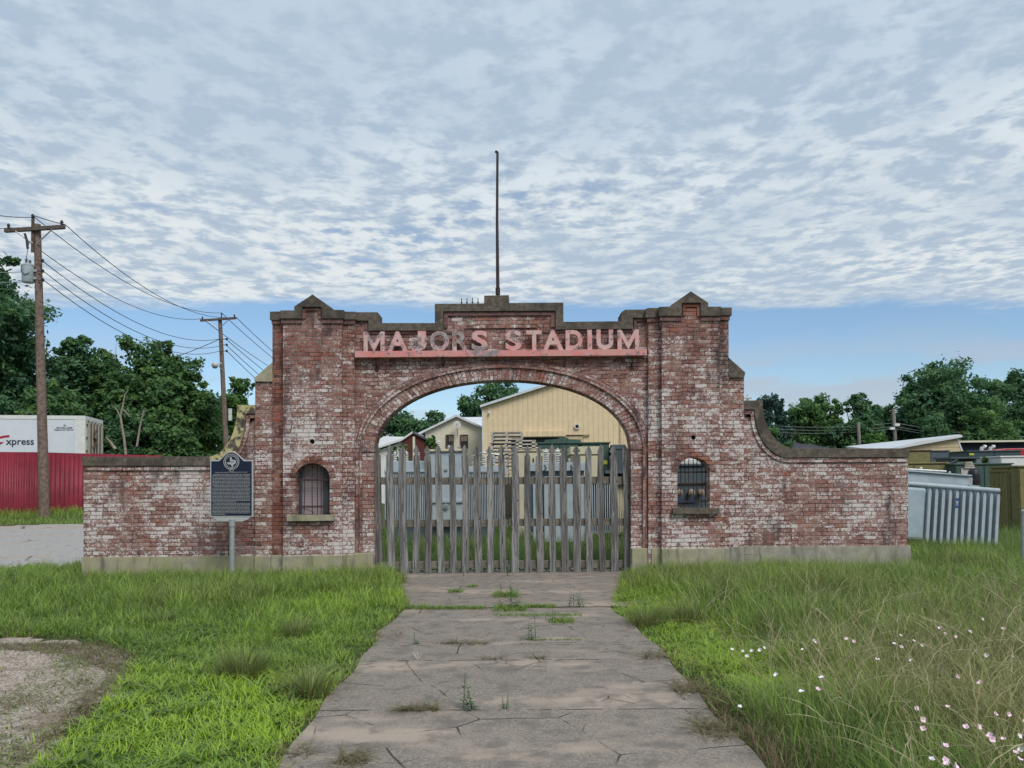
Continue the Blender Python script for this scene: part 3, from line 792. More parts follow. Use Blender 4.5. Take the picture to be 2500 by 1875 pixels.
# concrete plinth, one block per setback
def plinth(x0, x1, yt0, yt1, Y, m):
    mb = MB(); mb.prism([P([(x0, BASE + 12), (x0, yt0), (x1, yt1), (x1, BASE + 12)], Y)], Y - .028, Y + .37); mb.build('plinth', m, gate, bevel=.012)
plinth(200.5, 622.5, 1361, 1357, YA, M['plinth']); plinth(622.7, 663, 1357, 1356.5, YB, M['plinth'])
plinth(663, 690, 1355.5, 1355, YD, M['plinth']); plinth(690, 836, 1357, 1355, YC, M['plinth']); plinth(836, 866, 1353, 1352.5, YD, M['plinth']); plinth(866, 911, 1350, 1349, YA - .035, M['plinth'])
plinth(1542.5, 1590, 1337.5, 1338, YA - .035, M['plinth']); plinth(1590, 1615, 1338, 1338, YD, M['plinth']); plinth(1615, 1769, 1340, 1338, YC, M['plinth'])
plinth(1769, 1781, 1337, 1336.5, YD, M['plinthgrey']); plinth(1781, 1817, 1335.5, 1334.5, YB, M['plinthgrey']); plinth(1817, 2222, 1334, 1331.5, YA, M['plinthgrey'])

# ------------------------------------------------------------------ flagpole and rods on the coping
q = at(1215.5, 722, YA + .16)
fp = thing('flagpole', 'tall bare brown flagpole rising from the middle of the coping', 'flagpole', (q.x, YA + .16, q.z))
tp = at(1214.5, 371, YA + .16)
MB().tube([q + Vector((0,0,-.01)), Vector((q.x, q.y, q.z + .35)), Vector((q.x, q.y, tp.z - 1.2)), tp], [.031, .031, .025, .022], 10).build('pole', M['polemetal'], fp, True)
MB().tube([q + Vector((0,0,.02)), q + Vector((0,0,.14))], .042, 10).build('collar', M['polemetal'], fp, True)
MB().lathe((q.x, q.y, tp.z), [(.026, -.01), (.03, 0), (.02, .02), (.004, .025)], 10).build('cap', M['polemetal'], fp, True)
for i, (px, top_, nm) in enumerate(((1127, 728, 'leftmost'), (1140, 728, 'second from the left'), (1153.5, 727.5, 'third from the left'), (1167, 727.5, 'rightmost'))):
    q = at(px, 739.5, YA + .12)
    mb = MB(); mb.tube([(q.x, q.y, q.z - .01), (q.x, q.y, at(px, top_, YA + .12).z)], .008, 6); mb.lathe((q.x, q.y, q.z + .0), [(.018, 0), (.018, .012)], 8)
    tag(mb.build('anchor_rod', M['iron'], None, origin=q), '%s of the four thin dark rods on the coping beside the flagpole' % nm, 'rod', 'rods standing on the central coping')

# ------------------------------------------------------------------ sign: beam with free-standing letters
def text_mesh(txt, size=1.0, offset=0.0, extrude=.0, res=4, shear=0.0):
    c = bpy.data.curves.new('txt', 'FONT'); c.body = txt; c.size = size; c.offset = offset; c.extrude = extrude; c.resolution_u = res; c.shear = shear
    c.align_x = 'LEFT'
    ob = bpy.data.objects.new('txt', c); COL.objects.link(ob)
    dg = bpy.context.evaluated_depsgraph_get()
    me = bpy.data.meshes.new_from_object(ob.evaluated_get(dg))
    v = [x.co.copy() for x in me.vertices]; f = [tuple(p.vertices) for p in me.polygons]
    bpy.data.objects.remove(ob); bpy.data.curves.remove(c); bpy.data.meshes.remove(me)
    return v, f
def fit_text(mb, txt, x0, x1, z0, z1, Y, depth, offset=0.0, shear=0.0):
    """text stretched into the rectangle x0..x1, z0..z1, facing -Y at Y, `depth` thick"""
    v, f = text_mesh(txt, 1.0, offset, .5, 4, shear)
    ax = min(p.x for p in v); bx = max(p.x for p in v); ay = min(p.y for p in v); by = max(p.y for p in v)
    vs = [(x0 + (p.x - ax) / (bx - ax) * (x1 - x0), Y + (.5 - p.z) * depth, z0 + (p.y - ay) / (by - ay) * (z1 - z0)) for p in v]
    mb.add(vs, f); return mb
YSG = YA - .16
b0 = at(867, 872.5, YSG); b1 = at(1579, 867.5, YSG)
sg = thing('stadium_sign', 'peeling pink metal sign reading MAJORS STADIUM on a long beam over the arch', 'sign', (b0.x, YSG, b0.z))
MB().prism([P([(866, 872.5), (866, 857.5), (1579.5, 852), (1579.5, 867.5)], YSG)], YSG, YSG + .12).build('beam', M['pink'], sg, bevel=.004)
LET = [('M',887,938),('A',946,994),('J',1003,1039),('O',1049,1096),('R',1104,1144),('S',1151,1190),('S',1234,1273),('T',1285,1323.5),('A',1326,1375),('D',1381.5,1422),('I',1435,1445),('U',1457,1497),('M',1508.5,1560)]
def stroke(mb, segs, w, zb, zt, x0, x1, Y, depth):
    pass
for ch, a, b in LET:
    yb = 857.3 - (a - 866) * 5.5 / 713; yt = yb - 48.5
    if ch in 'OSJU': yt -= .5
    p0 = at(a, yb, YSG); p1 = at(b, yt, YSG)
    if ch == 'I':
        mb = MB().box(p0.x, p1.x, YSG + .02, YSG + .075, p0.z, p1.z)
    elif ch == 'M':
        x0, x1, z0, z1 = p0.x, p1.x, p0.z, p1.z; k = .068; cx = (x0 + x1) / 2
        mb = MB().prism([(x0, z0), (x0, z1), (x0 + k * .95, z1), (cx, z0 + .125), (x1 - k * .95, z1), (x1, z1), (x1, z0), (x1 - k, z0), (x1 - k, z1 - .13), (cx + .005, z0 + .005), (cx - .005, z0 + .005), (x0 + k, z1 - .13), (x0 + k, z0)], YSG + .02, YSG + .075)
    else:
        mb = MB(); fit_text(mb, ch, p0.x, p1.x, p0.z, p1.z, YSG + .02, .055, .034)
    mb.build('letter', M['palepink'], sg)
for px, py in ((916, 901), (1080, 899), (1378, 899), (1545, 896)):
    a = at(px, 872, YSG); e = at(px, py, YA)
    mb = MB(); mb.tube([(a.x, YSG + .05, a.z + .005), (a.x, YSG + .07, (a.z + e.z) / 2), (a.x, YA + .01, e.z)], .014, 6); mb.box(a.x - .03, a.x + .03, YA - .012, YA + .01, e.z - .04, e.z + .02)
    mb.build('bracket', M['iron'], sg)

# ------------------------------------------------------------------ picket gate leaves
YG = YA + .13
tops = [919.8,951.4,983.1,1015.5,1041.9,1069,1102.1,1133.8,1163.9,1194.8,1224.2,1256.2,1287.8,1316.4,1348,1375,1406.8,1437,1467,1495.7,1525]
bots = [926,956,986,1017,1047,1078,1108,1138,1169,1199,1228.5,1259,1289,1318.6,1348.5,1380,1409.5,1439,1470.5,1502,1533]
lf = thing('picket_gate', 'left leaf of the weathered grey picket gate in the arch, eleven pickets', 'gate', (at(1070, 1408, YG).x, YG, 0), 'picket gate leaves in the arch')
rt = thing('picket_gate', 'right leaf of the weathered grey picket gate in the arch, ten pickets', 'gate', (at(1400, 1404, YG).x, YG, 0), 'picket gate leaves in the arch')
def picket(i, par):
    r = random.Random(i * 13 + 1)
    ty = 1087 + r.uniform(-3, 3) - (i / 20) * 2; by = 1408 - i / 20 * 4 + r.uniform(-2, 1)
    t = at(tops[i], ty, YG); b = at(bots[i], by, YG)
    w = .0585 + r.uniform(-.007, .006); H = t.z - b.z
    prof = [(.0, 0), (.35, .035), (.75, .075), (1.0, .105), (.93, .122), (.60, .132), (.50, .150), (.56, .170), (.80, .182), (1.0, .192)]
    if r.random() < .2: prof = [(.0, 0), (.4, .04), (.85, .09), (1.0, .125), (.97, .16), (.9, .2)]
    lft = []; rgt = []
    hh = [d for _, d in prof] + [.5, .8, 1.1, 1.4, 1.7, 2.0, H]
    ww = [k for k, _ in prof] + [1, 1.01, 1.0, 1.02, 1, 1.01, 1]
    bow = r.uniform(-.022, .022)
    for k, d in zip(ww, hh):
        if d > H: continue
        f = d / H; cx = t.x + (b.x - t.x) * f + bow * math.sin(f * math.pi * 1.3)
        j = r.uniform(-.003, .003) if d > .25 else 0
        lft.append((cx - w * k + j, t.z - d)); rgt.append((cx + w * k + j, t.z - d))
    loop = rgt[1:][::-1] + [rgt[0]] + lft[1:]
    mb = MB(); mb.prism(loop, YG - .022 + r.uniform(-.004, .004), YG + .02)
    ob = mb.build('picket', M['wood'], par, bevel=.003)
for i in range(21): picket(i, lf if i < 11 else rt)
def rail(par, xa, xb, ya, yb, h, m):
    a = at(xa, ya, YG + .05); b = at(xb, yb, YG + .05)
    mb = MB(); mb.add([(a.x, YG + .024, a.z - h/2), (b.x, YG + .024, b.z - h/2), (b.x, YG + .064, b.z - h/2), (a.x, YG + .064, a.z - h/2), (a.x, YG + .024, a.z + h/2), (b.x, YG + .024, b.z + h/2), (b.x, YG + .064, b.z + h/2), (a.x, YG + .064, a.z + h/2)], [(0,1,5,4),(1,2,6,5),(2,3,7,6),(3,0,4,7),(4,5,6,7),(3,2,1,0)])
    mb.build('rail', m, par, bevel=.004)
for ya, yb in ((1174, 1174.5), (1277.5, 1277), (1380, 1377)):
    rail(lf, 915, 1240, ya, yb, .125, M['rail'])
for ya, yb in ((1173.5, 1172), (1275.5, 1274), (1377, 1376)):
    rail(rt, 1243, 1538, ya, yb, .125, M['rail'])

# ------------------------------------------------------------------ historical marker
YM = 12.3
q = at(566, 1414, YM)
mk = thing('historical_marker', 'dark blue cast metal marker plaque with silver rim on a grey post', 'marker', (q.x, YM, 0))
def bump_outline(ins):
    x0, x1, ys, yb = 513 + ins, 617.6 - ins, 1123 + ins, 1262 - ins
    pts = [(x0, yb), (x0, ys), (535, ys)]
    for i in range(1, 16):
        t = i / 16; x = 535 + t * (595.5 - 535)
        s_ = math.sin(math.pi * t); pts.append((x, ys - (21.5) * (s_ ** 1.15)))
    return pts + [(595.5, ys), (x1, ys), (x1, yb)]
MB().prism([P(bump_outline(0), YM)], YM, YM + .03).build('rim', M['signsilver'], mk, bevel=.003)
MB().prism([P(bump_outline(3.0), YM)], YM - .004, YM + .012).build('plaque', M['signblue'], mk)
mb = MB(); c = at(565.5, 1127.5, YM); px = 12.3 / F
def ringmb(mb, c, r0, r1, y0, y1, n=32):
    vs = []; fs = []
    for j in range(n):
        t = 2*math.pi*j/n
        for r in (r0, r1):
            for y in (y0, y1): vs.append((c.x + r*math.cos(t), y, c.z + r*math.sin(t)))
    for j in range(n):
        a = j*4; b = ((j+1) % n)*4
        fs += [(a, a+2, b+2, b), (a+2, a+3, b+3, b+2), (a+1, b+1, b+3, a+3), (a, b, b+1, a+1)]
    mb.add(vs, fs)
ringmb(mb, c, 17.8*px, 19.3*px, YM - .011, YM - .003); ringmb(mb, c, 14.0*px, 15.3*px, YM - .011, YM - .003)
TX = [(-.30,1.0),(.10,1.0),(.10,.50),(.32,.44),(.62,.38),(.95,.40),(1.0,-.05),(1.02,-.30),(.80,-.42),(.45,-.66),(.32,-.95),(.36,-1.15),(.10,-1.02),(-.05,-.72),(-.22,-.50),(-.42,-.48),(-.55,-.66),(-.78,-.42),(-1.05,-.12),(-.30,-.10)]
mb.prism([(c.x + x*11.2*px - .3*px, c.z + y*11.5*px - 0*px) for x, y in TX], YM - .011, YM - .003)
for k in (-1, 0, 1):
    mb.box(c.x + k*3.2*px - .8*px, c.x + k*3.2*px + .8*px, YM - .011, YM - .003, c.z - 17.4*px, c.z - 15.8*px)
mb.build('seal', M['signsilver'], mk)
mb = MB(); a = at(545.0, 1127.0, YM)
fit_text(mb, 'TEXAS', c.x - 5*px, c.x + 7*px, c.z - 1.6*px, c.z + 1.2*px, YM - .0125, .003, .02); mb.build('seal_lettering', M['signblue'], mk)
mb = MB()
def tx(s_, x0, x1, y0, y1): 
    p = at(x0, y1, YM); q_ = at(x1, y0, YM); fit_text(mb, s_, p.x, q_.x, p.z, q_.z, YM - .010, .007, .004)
tx('Site of', 559, 571.5, 1148, 1151.2); tx('PHILLIPS FIELD-MAJORS STADIUM', 526, 604, 1151.8, 1155)
lr = random.Random(5); y = 1157.5
ln = 0
while y < 1257.5:
    x = 519.0 + (2.5 if ln in (0, 9, 21) else 0); end = 611.0
    if ln == 20: end = 577
    if ln == 29: end = 550
    while x < end - .8:
        wl = min(lr.uniform(1.4, 6.2), end - x)
        p = at(x, y + 1.15, YM); q_ = at(x + wl, y, YM)
        mb.box(p.x, q_.x, YM - .009, YM - .003, p.z, q_.z)
        x += wl + lr.uniform(.9, 1.4)
    y += 3.36; ln += 1
mb.build('lettering', M['signsilver'], mk)
mb = MB(); mb.prism([P([(517, 1261.5), (613, 1261.5), (604, 1269), (590, 1273.5), (541, 1273.5), (527, 1269)], YM)], YM + .006, YM + .024); mb.build('bracket', M['signsilver'], mk, bevel=.003)
MB().tube([(q.x, YM + .015, -.05), (q.x, YM + .015, at(566, 1270, YM).z)], .042, 14).build('post', M['galv'], mk, True)
MB().tube([(q.x, YM + .015, at(566, 1285, YM).z), (q.x, YM + .015, at(566, 1268, YM).z)], .054, 14).build('collar', M['galv'], mk, True)
# ------------------------------------------------------------------ yard behind the arch: buildings
def pbox(mb, x0, y0, x1, y1, Y, depth, ground=False, M_=None):
    """box whose front face covers this photo rectangle at distance Y"""
    a = at(x0, y1, Y); b = at(x1, y0, Y)
    z0 = g(a.x, Y) - .02 if ground else a.z
    mb.box(a.x, b.x, Y, Y + depth, z0, b.z); return a.x, b.x, z0, b.z
def gable_house(name, label, xl_, xr_, y_eave, y_apex, Y, depth, wallm, roofm, over=.25, group=None, cat='building'):
    a = at(xl_, y_eave, Y); b = at(xr_, y_eave, Y); ap = at((xl_ + xr_) / 2, y_apex, Y)
    cx = (a.x + b.x) / 2; ez = a.z; az = ap.z; gd = g(cx, Y) - .05
    t = thing(name, label, cat, (cx, Y, gd), group)
    MB().prism([(a.x, gd), (a.x, ez), (cx, az), (b.x, ez), (b.x, gd)], Y, Y + depth).build('wall', wallm, t)
    k = (az - ez) / (cx - a.x); th = .14; mb = MB()
    mb.prism([(a.x - over, ez - over * k + .02), (cx, az + .02), (b.x + over, ez - over * k + .02), (b.x + over, ez - over * k + .02 + th), (cx, az + .02 + th), (a.x - over, ez - over * k + .02 + th)], Y - .3, Y + depth + .3)
    mb.build('roof', roofm, t)
    return t, (a.x, b.x, cx, gd, ez, az)
YW = 46.0
wh, q = gable_house('metal_warehouse', 'tan metal sided warehouse with low gable and white edged roof behind the gate', 1177.5, 1620, 995, 924, YW, 24, M['tansiding'], M['roofwhite'], .12)
a = at(1276, 1066, YW); b = at(1381, 1055, YW)
MB().box(a.x, b.x, YW - .25, YW - .02, a.z - .02, b.z + .05).build('door_track', M['tansiding'], wh)
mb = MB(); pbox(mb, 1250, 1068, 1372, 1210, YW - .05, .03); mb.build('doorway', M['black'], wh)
mb = MB(); pbox(mb, 1372, 1062, 1423, 1160, YW - .09, .06); mb.build('sliding_door', M['tanhoriz'], wh)
mb = MB(); pbox(mb, 1365, 1061, 1440, 1063, YW - .16, .12); mb.build('door_rail', M['rust'], wh)
v = at(1408.5, 1041.5, YW); mb = MB(); ringmb(mb, Vector((v.x, 0, v.z)), .105, .17, YW - .12, YW - .004, 20); mb.build('vent_ring', M['porcelain'], wh)
mb = MB(); mb.lathe((v.x, YW - .06, v.z), [(.108, 0), (.108, .055)], 16, 'Y'); mb.build('vent', M['black'], wh)
v = at(1195, 1007, YW); mb = MB(); mb.lathe((v.x, YW - .2, v.z), [(.03, .19), (.05, .12), (.08, .05), (.085, 0)], 12, 'Y'); mb.build('floodlight', M['white'], wh, True)
for px in (1514, 1178.5):
    mb = MB(); p = at(px, 1000, YW); mb.box(p.x - .05, p.x + .05, YW - .06, YW + .02, 0, p.z if px < 1300 else p.z - .1); mb.build('corner_trim', M['roofwhite'] if px < 1300 else M['tanhoriz'], wh)
YH = 49.0
hs, q = gable_house('stucco_house', 'cream stucco house with a dish on its gable and two barred windows', 1038, 1192, 1056, 1019, YH, 10, M['stucco'], M['roofwhite'], .45)
for x0, x1 in ((1089.5, 1107), (1124.5, 1142)):
    mb = MB(); pbox(mb, x0, 1062, x1, 1092, YH - .03, .02); wn = mb.build('window', M['glass'], hs)
    mb = MB(); pbox(mb, x0 + (7 if x0 < 1100 else 1), 1064, x1 - 1, 1078, YH - .045, .012); mb.build('blind', M['blind'], wn)
    mb = MB(); 
    for k in range(6):
        p = at(x0 + 1 + k * (x1 - x0 - 2) / 5, 1062, YH); p2 = at(x0, 1092, YH)
        mb.box(p.x - .012, p.x + .012, YH - .075, YH - .05, p2.z, p.z)
    p = at(x0, 1078, YH); mb.box(p.x, at(x1, 1078, YH).x, YH - .08, YH - .05, p.z - .02, p.z + .02)
    mb.build('bars', M['iron'], wn)
    mb = MB(); 
    p = at(x0 - .8, 1093.5, YH); p2 = at(x1 + .8, 1061, YH)
    for bx in ((p.x, p.x + .05, p.z, p2.z), (p2.x - .05, p2.x, p.z, p2.z), (p.x + .05, p2.x - .05, p.z, p.z + .05), (p.x + .05, p2.x - .05, p2.z - .05, p2.z)):
        mb.box(bx[0], bx[1], YH - .085, YH - .01, bx[2], bx[3])
    mb.build('frame', M['rust'], wn)
dish_c = at(1116, 1037, YH - .5)
ds = thing('satellite_dish', 'pale round satellite dish mounted on the gable of the cream house', 'satellite dish', dish_c)
mb = MB(); mb.lathe(dish_c, [(.245, -.10), (.20, -.03), (.12, .02), (.02, .035)], 20, 'Y'); mb.build('reflector', M['porcelain'], ds, True)
mb = MB(); mb.tube([dish_c + Vector((0, .04, 0)), dish_c + Vector((0, .46, -.02)), dish_c + Vector((0, .46, -.65))], .022, 6); mb.tube([dish_c + Vector((0, -.09, -.22)), dish_c + Vector((0, -.35, -.02))], .012, 6)
mb.build('arm', M['galv'], ds); MB().box(dish_c.x - .04, dish_c.x + .04, dish_c.y - .40, dish_c.y - .33, dish_c.z - .05, dish_c.z + .04).build('receiver', M['galv'], ds)
# long white roofed wing behind the house
mb = MB(); a = at(1128, 1026, 58); b = at(1185, 1020, 58)
wg = thing('white_roofed_wing', 'building with a plain white roof behind the cream house', 'building', (a.x + 3, 58, 0))
MB().box(a.x - 1, a.x + 9, 58, 63, -.05, a.z - .9).build('wall', M['stucco'], wg)
MB().add([(a.x - 1.4, 57.6, a.z - 1.0), (a.x + 9.4, 57.6, a.z - 1.0), (a.x + 9.4, 60.5, a.z + .45), (a.x - 1.4, 60.5, a.z + .45), (a.x - 1.4, 63.4, a.z - 1.0), (a.x + 9.4, 63.4, a.z - 1.0),
          (a.x - 1.4, 57.6, a.z - 1.15), (a.x + 9.4, 57.6, a.z - 1.15), (a.x + 9.4, 60.5, a.z + .3), (a.x - 1.4, 60.5, a.z + .3), (a.x - 1.4, 63.4, a.z - 1.15), (a.x + 9.4, 63.4, a.z - 1.15)],
         [(0,1,2,3),(3,2,5,4),(6,9,8,7),(9,10,11,8),(0,6,7,1),(4,5,11,10),(0,3,9,6),(3,4,10,9),(1,7,8,2),(2,8,11,5)]).build('roof', M['roofwhite'], wg)
# small shed: pale roof falling to the left, dark red gable
YSd = 44.0
a = at(925, 1097, YSd); rl = at(982, 1071, YSd); ap = at(1008, 1053, YSd); e = at(1036, 1072, YSd)
sh = thing('brick_shed', 'low shed with dark red gable and pale roof sloping down behind the left pickets', 'shed', ((a.x + e.x) / 2, YSd, 0))
MB().prism([(rl.x, -.05), (rl.x, rl.z - .08), (ap.x, ap.z - .1), (e.x, e.z - .1), (e.x, -.05)], YSd, YSd + 7).build('gable_wall', M['darkred'], sh)
MB().prism([(a.x - .4, -.05), (a.x - .4, a.z - .2), (rl.x - .02, rl.z - .15), (rl.x - .02, -.05)], YSd + .2, YSd + 7).build('wall', M['white'], sh)
MB().add([(a.x - 1, YSd - .15, a.z - .15), (rl.x, YSd - .15, rl.z), (ap.x, YSd - .15, ap.z), (ap.x, YSd + 7.2, ap.z + .1), (a.x - 1, YSd + 7.2, a.z + 1.2),
          (a.x - 1, YSd - .15, a.z - .27), (rl.x, YSd - .15, rl.z - .12), (ap.x, YSd - .15, ap.z - .12), (ap.x, YSd + 7.2, ap.z - .02), (a.x - 1, YSd + 7.2, a.z + 1.08)],
         [(0,1,4),(1,2,3,4),(5,9,6),(6,9,8,7),(0,5,6,1),(1,6,7,2),(2,7,8,3),(3,8,9,4),(4,9,5,0)]).build('roof', M['white'], sh)
MB().prism([(ap.x, ap.z - .0), (e.x + .3, e.z - .05), (e.x + .3, e.z - .17), (ap.x, ap.z - .12)], YSd - .15, YSd + 7.2).build('roof_edge', M['shingle'], sh)
MB().box(at(1010, 1070, YSd).x - .05, at(1010, 1070, YSd).x + .08, YSd - .06, YSd + .01, 0, at(1010, 1066, YSd).z).build('corner_post', M['stucco'], sh)

# ------------------------------------------------------------------ yard: pallets
YP = 29.5
pa = at(1238, 1060, YP); PX = pa.x
def make_pallet():
    t = thing('wooden_pallet', 'wooden pallet', 'pallet', (PX, YP, 0), 'pallets stacked in front of the warehouse')
    mb = MB()
    for k in range(3): mb.box(PX - .6 + k * .555, PX - .6 + k * .555 + .09, YP - .5, YP + .5, .022, .122)
    mb.build('stringer', M['pallet'], t)
    mb = MB()
    for k in range(7): mb.box(PX - .6, PX + .6, YP - .5 + k * .15, YP - .5 + k * .15 + .1, .115, .142)
    mb.build('top_board', M['pallet'], t)
    mb = MB()
    for k in range(3): mb.box(PX - .6, PX + .6, YP - .5 + k * .45, YP - .5 + k * .45 + .1, 0, .024)
    mb.build('bottom_board', M['pallet'], t)
    return t
topz = at(1238, 1056, YP).z; pp = make_pallet()
ordn = ['topmost','second','third','fourth','fifth','sixth','seventh','eighth','ninth','tenth','eleventh','twelfth']
for k in range(12):
    lb = ('topmost pallet of the tall grey stack before the tan warehouse' if k == 0 else '%s pallet from the top of the tall stack before the tan warehouse' % ordn[k])
    loc = (PX + rnd.uniform(-.04, .04), YP + rnd.uniform(-.03, .03), topz - .143 * (k + 1))
    if k == 0: pp.location = loc; pp['label'] = lb; LOC_PP = loc
    else: dup(pp, loc, lb, rnd.uniform(-.03, .03))
zb = topz - .143 * 12
st = tag(MB().box(PX - .8, PX + .8, YP - .6, YP + .6, -.02, zb - .004).build('storage_crate', M['timber'], None, bevel=.02, origin=(PX, YP, 0)), 'dark timber crate carrying the stack of pallets', 'crate')

# ------------------------------------------------------------------ yard: transformers and cabinets
def fins(par, x0, x1, ytop, ybot, Y, pitch, width, depth, m, header=None, n=None):
    """one radiator bank: a row of thin vertical tubes below a header pipe"""
    a = at(x0, ytop, Y); b = at(x1, ybot, Y); mb = MB(); k = n or int((b.x - a.x) / pitch)
    for i in range(k):
        x = a.x + (i + .5) * (b.x - a.x) / k
        mb.box(x - width/2, x + width/2, Y, Y + depth, b.z, a.z - .02)
    mb.build('radiator', m, par)
    MB().box(a.x, b.x, Y + depth + .01, Y + depth + .03, b.z, a.z - .03).build('fin_gap_shade', M['black'], par)  # black sheet added behind the fins, standing for the shade in their gaps
    if header:
        for bx in ((-.03, a.z - .02, a.z + header), (.02, b.z - .05, b.z)):
            MB().box(a.x, b.x, Y + bx[0], Y + depth, bx[1], bx[2]).build('radiator_header', m, par, bevel=.01)
def bushing(par, x, Y, z, h, r, m, n=5):
    prof = [(r*.45, 0)]
    for i in range(n):
        f = i / n * h; prof += [(r*.5, f), (r, f + h/n*.35), (r*.5, f + h/n*.8)]
    prof += [(r*.3, h), (r*.25, h*1.15)]
    mb = MB(); mb.lathe((x, Y, z), prof, 10); return mb.build('bushing', m, par, True)
YT = 19.5
T1 = thing('tank_transformer', 'pale blue grey transformer with flat tank and finned radiators behind the left gate leaf', 'transformer', (at(1090, 1268, YT).x, YT, 0), 'transformers stored in the yard')
mb = MB(); x0, x1, z0, z1 = pbox(mb, 1049, 1102, 1129, 1272, YT, 1.1); mb.build('tank', M['lightgrey'], T1, bevel=.02)
mb = MB(); mb.box(x0 - .05, x1 + .06, YT - .06, YT + 1.15, z1, z1 + .06); mb.build('lid', M['cream'], T1, bevel=.01)
for py in (1224,): 
    p = at(1090, py, YT); mb = MB(); mb.box(x0, x1, YT - .05, YT, p.z - .03, p.z + .03); mb.build('stiffener', M['lightgrey'], T1)
p = at(1089, 1236, YT); mb = MB(); ringmb(mb, p, .035, .075, YT - .06, YT, 16); mb.lathe((p.x, YT - .09, p.z), [(.03, 0), (.03, .09)], 10, 'Y'); mb.build('drain_valve', M['galv'], T1)
p = at(1089, 1147, YT); mb = MB(); mb.box(p.x - .04, p.x + .04, YT - .04, YT, p.z - .02, p.z + .03); mb.build('lifting_lug', M['galv'], T1)
for dx in (-.15, .15): MB().box(p.x + dx - .05, p.x + dx + .05, YT - .05, YT, p.z - .15, p.z - .08).build('lifting_lug', M['galv'], T1)
fins(T1, 938, 1046, 1152, 1266, YT + .15, .055, .022, .09, M['lightgrey'], .05, 26)
fins(T1, 1132, 1228, 1152, 1266, YT + .15, .05, .02, .09, M['lightgrey'], .05, 24)
mb = MB(); mb.box(x0 - .9, x1 + .8, YT + .3, YT + 1.0, 0.02, z0 - .12); mb.build('base_frame', M['slate'], T1)
for k in range(3): bushing(T1, x0 + .2 + k*.26, YT + .5, z1 + .05, .12 if k else .25, .05, M['porcelain'])
for k in range(4): bushing(T1, x1 + .25 + k*.26, YT + .5, z1 - .38, .26, .06, M['porcelain'])
MB().box(x1 + .08, x1 + 1.1, YT + .3, YT + .72, z1 - .62, z1 - .38).build('top_tank', M['lightgrey'], T1, bevel=.02)
MB().box(x0 - 1.05, x0 - .1, YT + .3, YT + .72, z1 - .62, z1 - .22).build('top_tank', M['lightgrey'], T1, bevel=.02)
for k in range(3): bushing(T1, x0 - .95 + k*.3, YT + .5, z1 - .22, .24, .06, M['porcelain'])
mb = MB(); mb.tube([(x1 + .2, YT + .4, z1 - .12), (x1 + .5, YT + .38, z1 - .02), (x1 + 1.0, YT + .4, z1 - .1)], .025, 6); mb.tube([(x1+.2, YT+.35, z1 - .3), (x1+.9, YT+.35, z1-.22)], .02, 6); mb.build('pipework', M['galv'], T1)
YT2 = 18.6
T2 = thing('tank_transformer', 'pale grey transformer with wide upright ribs behind the right gate leaf', 'transformer', (at(1385, 1300, YT2).x, YT2, 0), 'transformers stored in the yard')
mb = MB(); x0, x1, z0, z1 = pbox(mb, 1296, 1131, 1426, 1300, YT2, 1.0); mb.build('tank', M['findark'], T2, bevel=.02)
mb = MB(); mb.box(x0 - .02, x1 + .02, YT2 - .14, YT2, at(0, 1165, YT2).z, z1 + .02); mb.build('top_box', M['lightgrey'], T2, bevel=.01)
mb = MB()
for k in range(5):
    xx = x0 + .06 + k * (x1 - x0 - .14) / 4.4
    mb.box(xx, xx + .16, YT2 - .12, YT2, .12, at(0, 1178, YT2).z)
mb.build('rib', M['lightgrey'], T2, bevel=.01)
fins(T2, 1428, 1492, 1178, 1296, YT2 + .1, .06, .022, .10, M['lightgrey'], .04, 12)
for px in (1330, 1393): 
    p = at(px, 1145, YT2); mb = MB(); mb.tube([(p.x, YT2 - .16, p.z + .1), (p.x + .03, YT2 - .18, p.z), (p.x - .05, YT2 - .17, p.z - .06)], .012, 6); mb.build('cable', M['cable'], T2)
for k, px in enumerate((1302, 1312, 1333, 1348, 1362, 1390)):
    p = at(px, 1131, YT2 + .3); bushing(T2, p.x, YT2 + .3, z1, (.14, .14, .33, .2, .34, .12)[k], (.03, .03, .085, .06, .085, .04)[k], M['porcelain'] if k else M['iron'], 6)
T3 = thing('ribbed_cabinet', 'tan ribbed cabinet with bent feet at the right end of the gate', 'cabinet', (at(1516, 1300, 18.9).x, 18.9, 0))
fins(T3, 1503, 1530, 1180, 1300, 18.9, .05, .03, .5, M['cream'], .05, 6)
mb = MB(); pbox(mb, 1500, 1182, 1534, 1296, 19.3, .3, True); mb.build('body', M['stucco'], T3)
mb = MB(); p = at(1505, 1180, 18.9); mb.tube([(p.x, 18.8, p.z), (p.x + .15, 18.8, p.z + .03), (p.x + .3, 18.8, p.z)], .05, 8); mb.build('pipe', M['porcelain'], T3)
def cabinet(name, label, x0, y0, x1, y1, Y, depth, m, door=0, lidm=None, ground=True, group=None, lid=.05):
    a = at(x0, y1, Y); b = at(x1, y0, Y); z0 = g(a.x, Y) - .02 if ground else a.z
    t = thing(name, label, 'cabinet', ((a.x + b.x) / 2, Y, z0), group)
    MB().box(a.x, b.x, Y, Y + depth, z0, b.z - lid).build('body', m, t, bevel=.015)
    MB().box(a.x - .04, b.x + .04, Y - .05, Y + depth + .04, b.z - lid + .001, b.z).build('lid', lidm or m, t, bevel=.01)
    for k in range(door):
        w_ = (b.x - a.x) / door
        mb = MB(); mb.box(a.x + k*w_ + .02, a.x + (k+1)*w_ - .02, Y - .025, Y - .002, z0 + .08, b.z - lid - .05)
        d = mb.build('door', m, t, bevel=.006)
        MB().box(a.x + (k+1)*w_ - .14, a.x + (k+1)*w_ - .10, Y - .055, Y - .026, (z0 + b.z)/2 - .08, (z0 + b.z)/2 + .08).build('handle', M['galv'], d)
    return t, (a.x, b.x, z0, b.z)
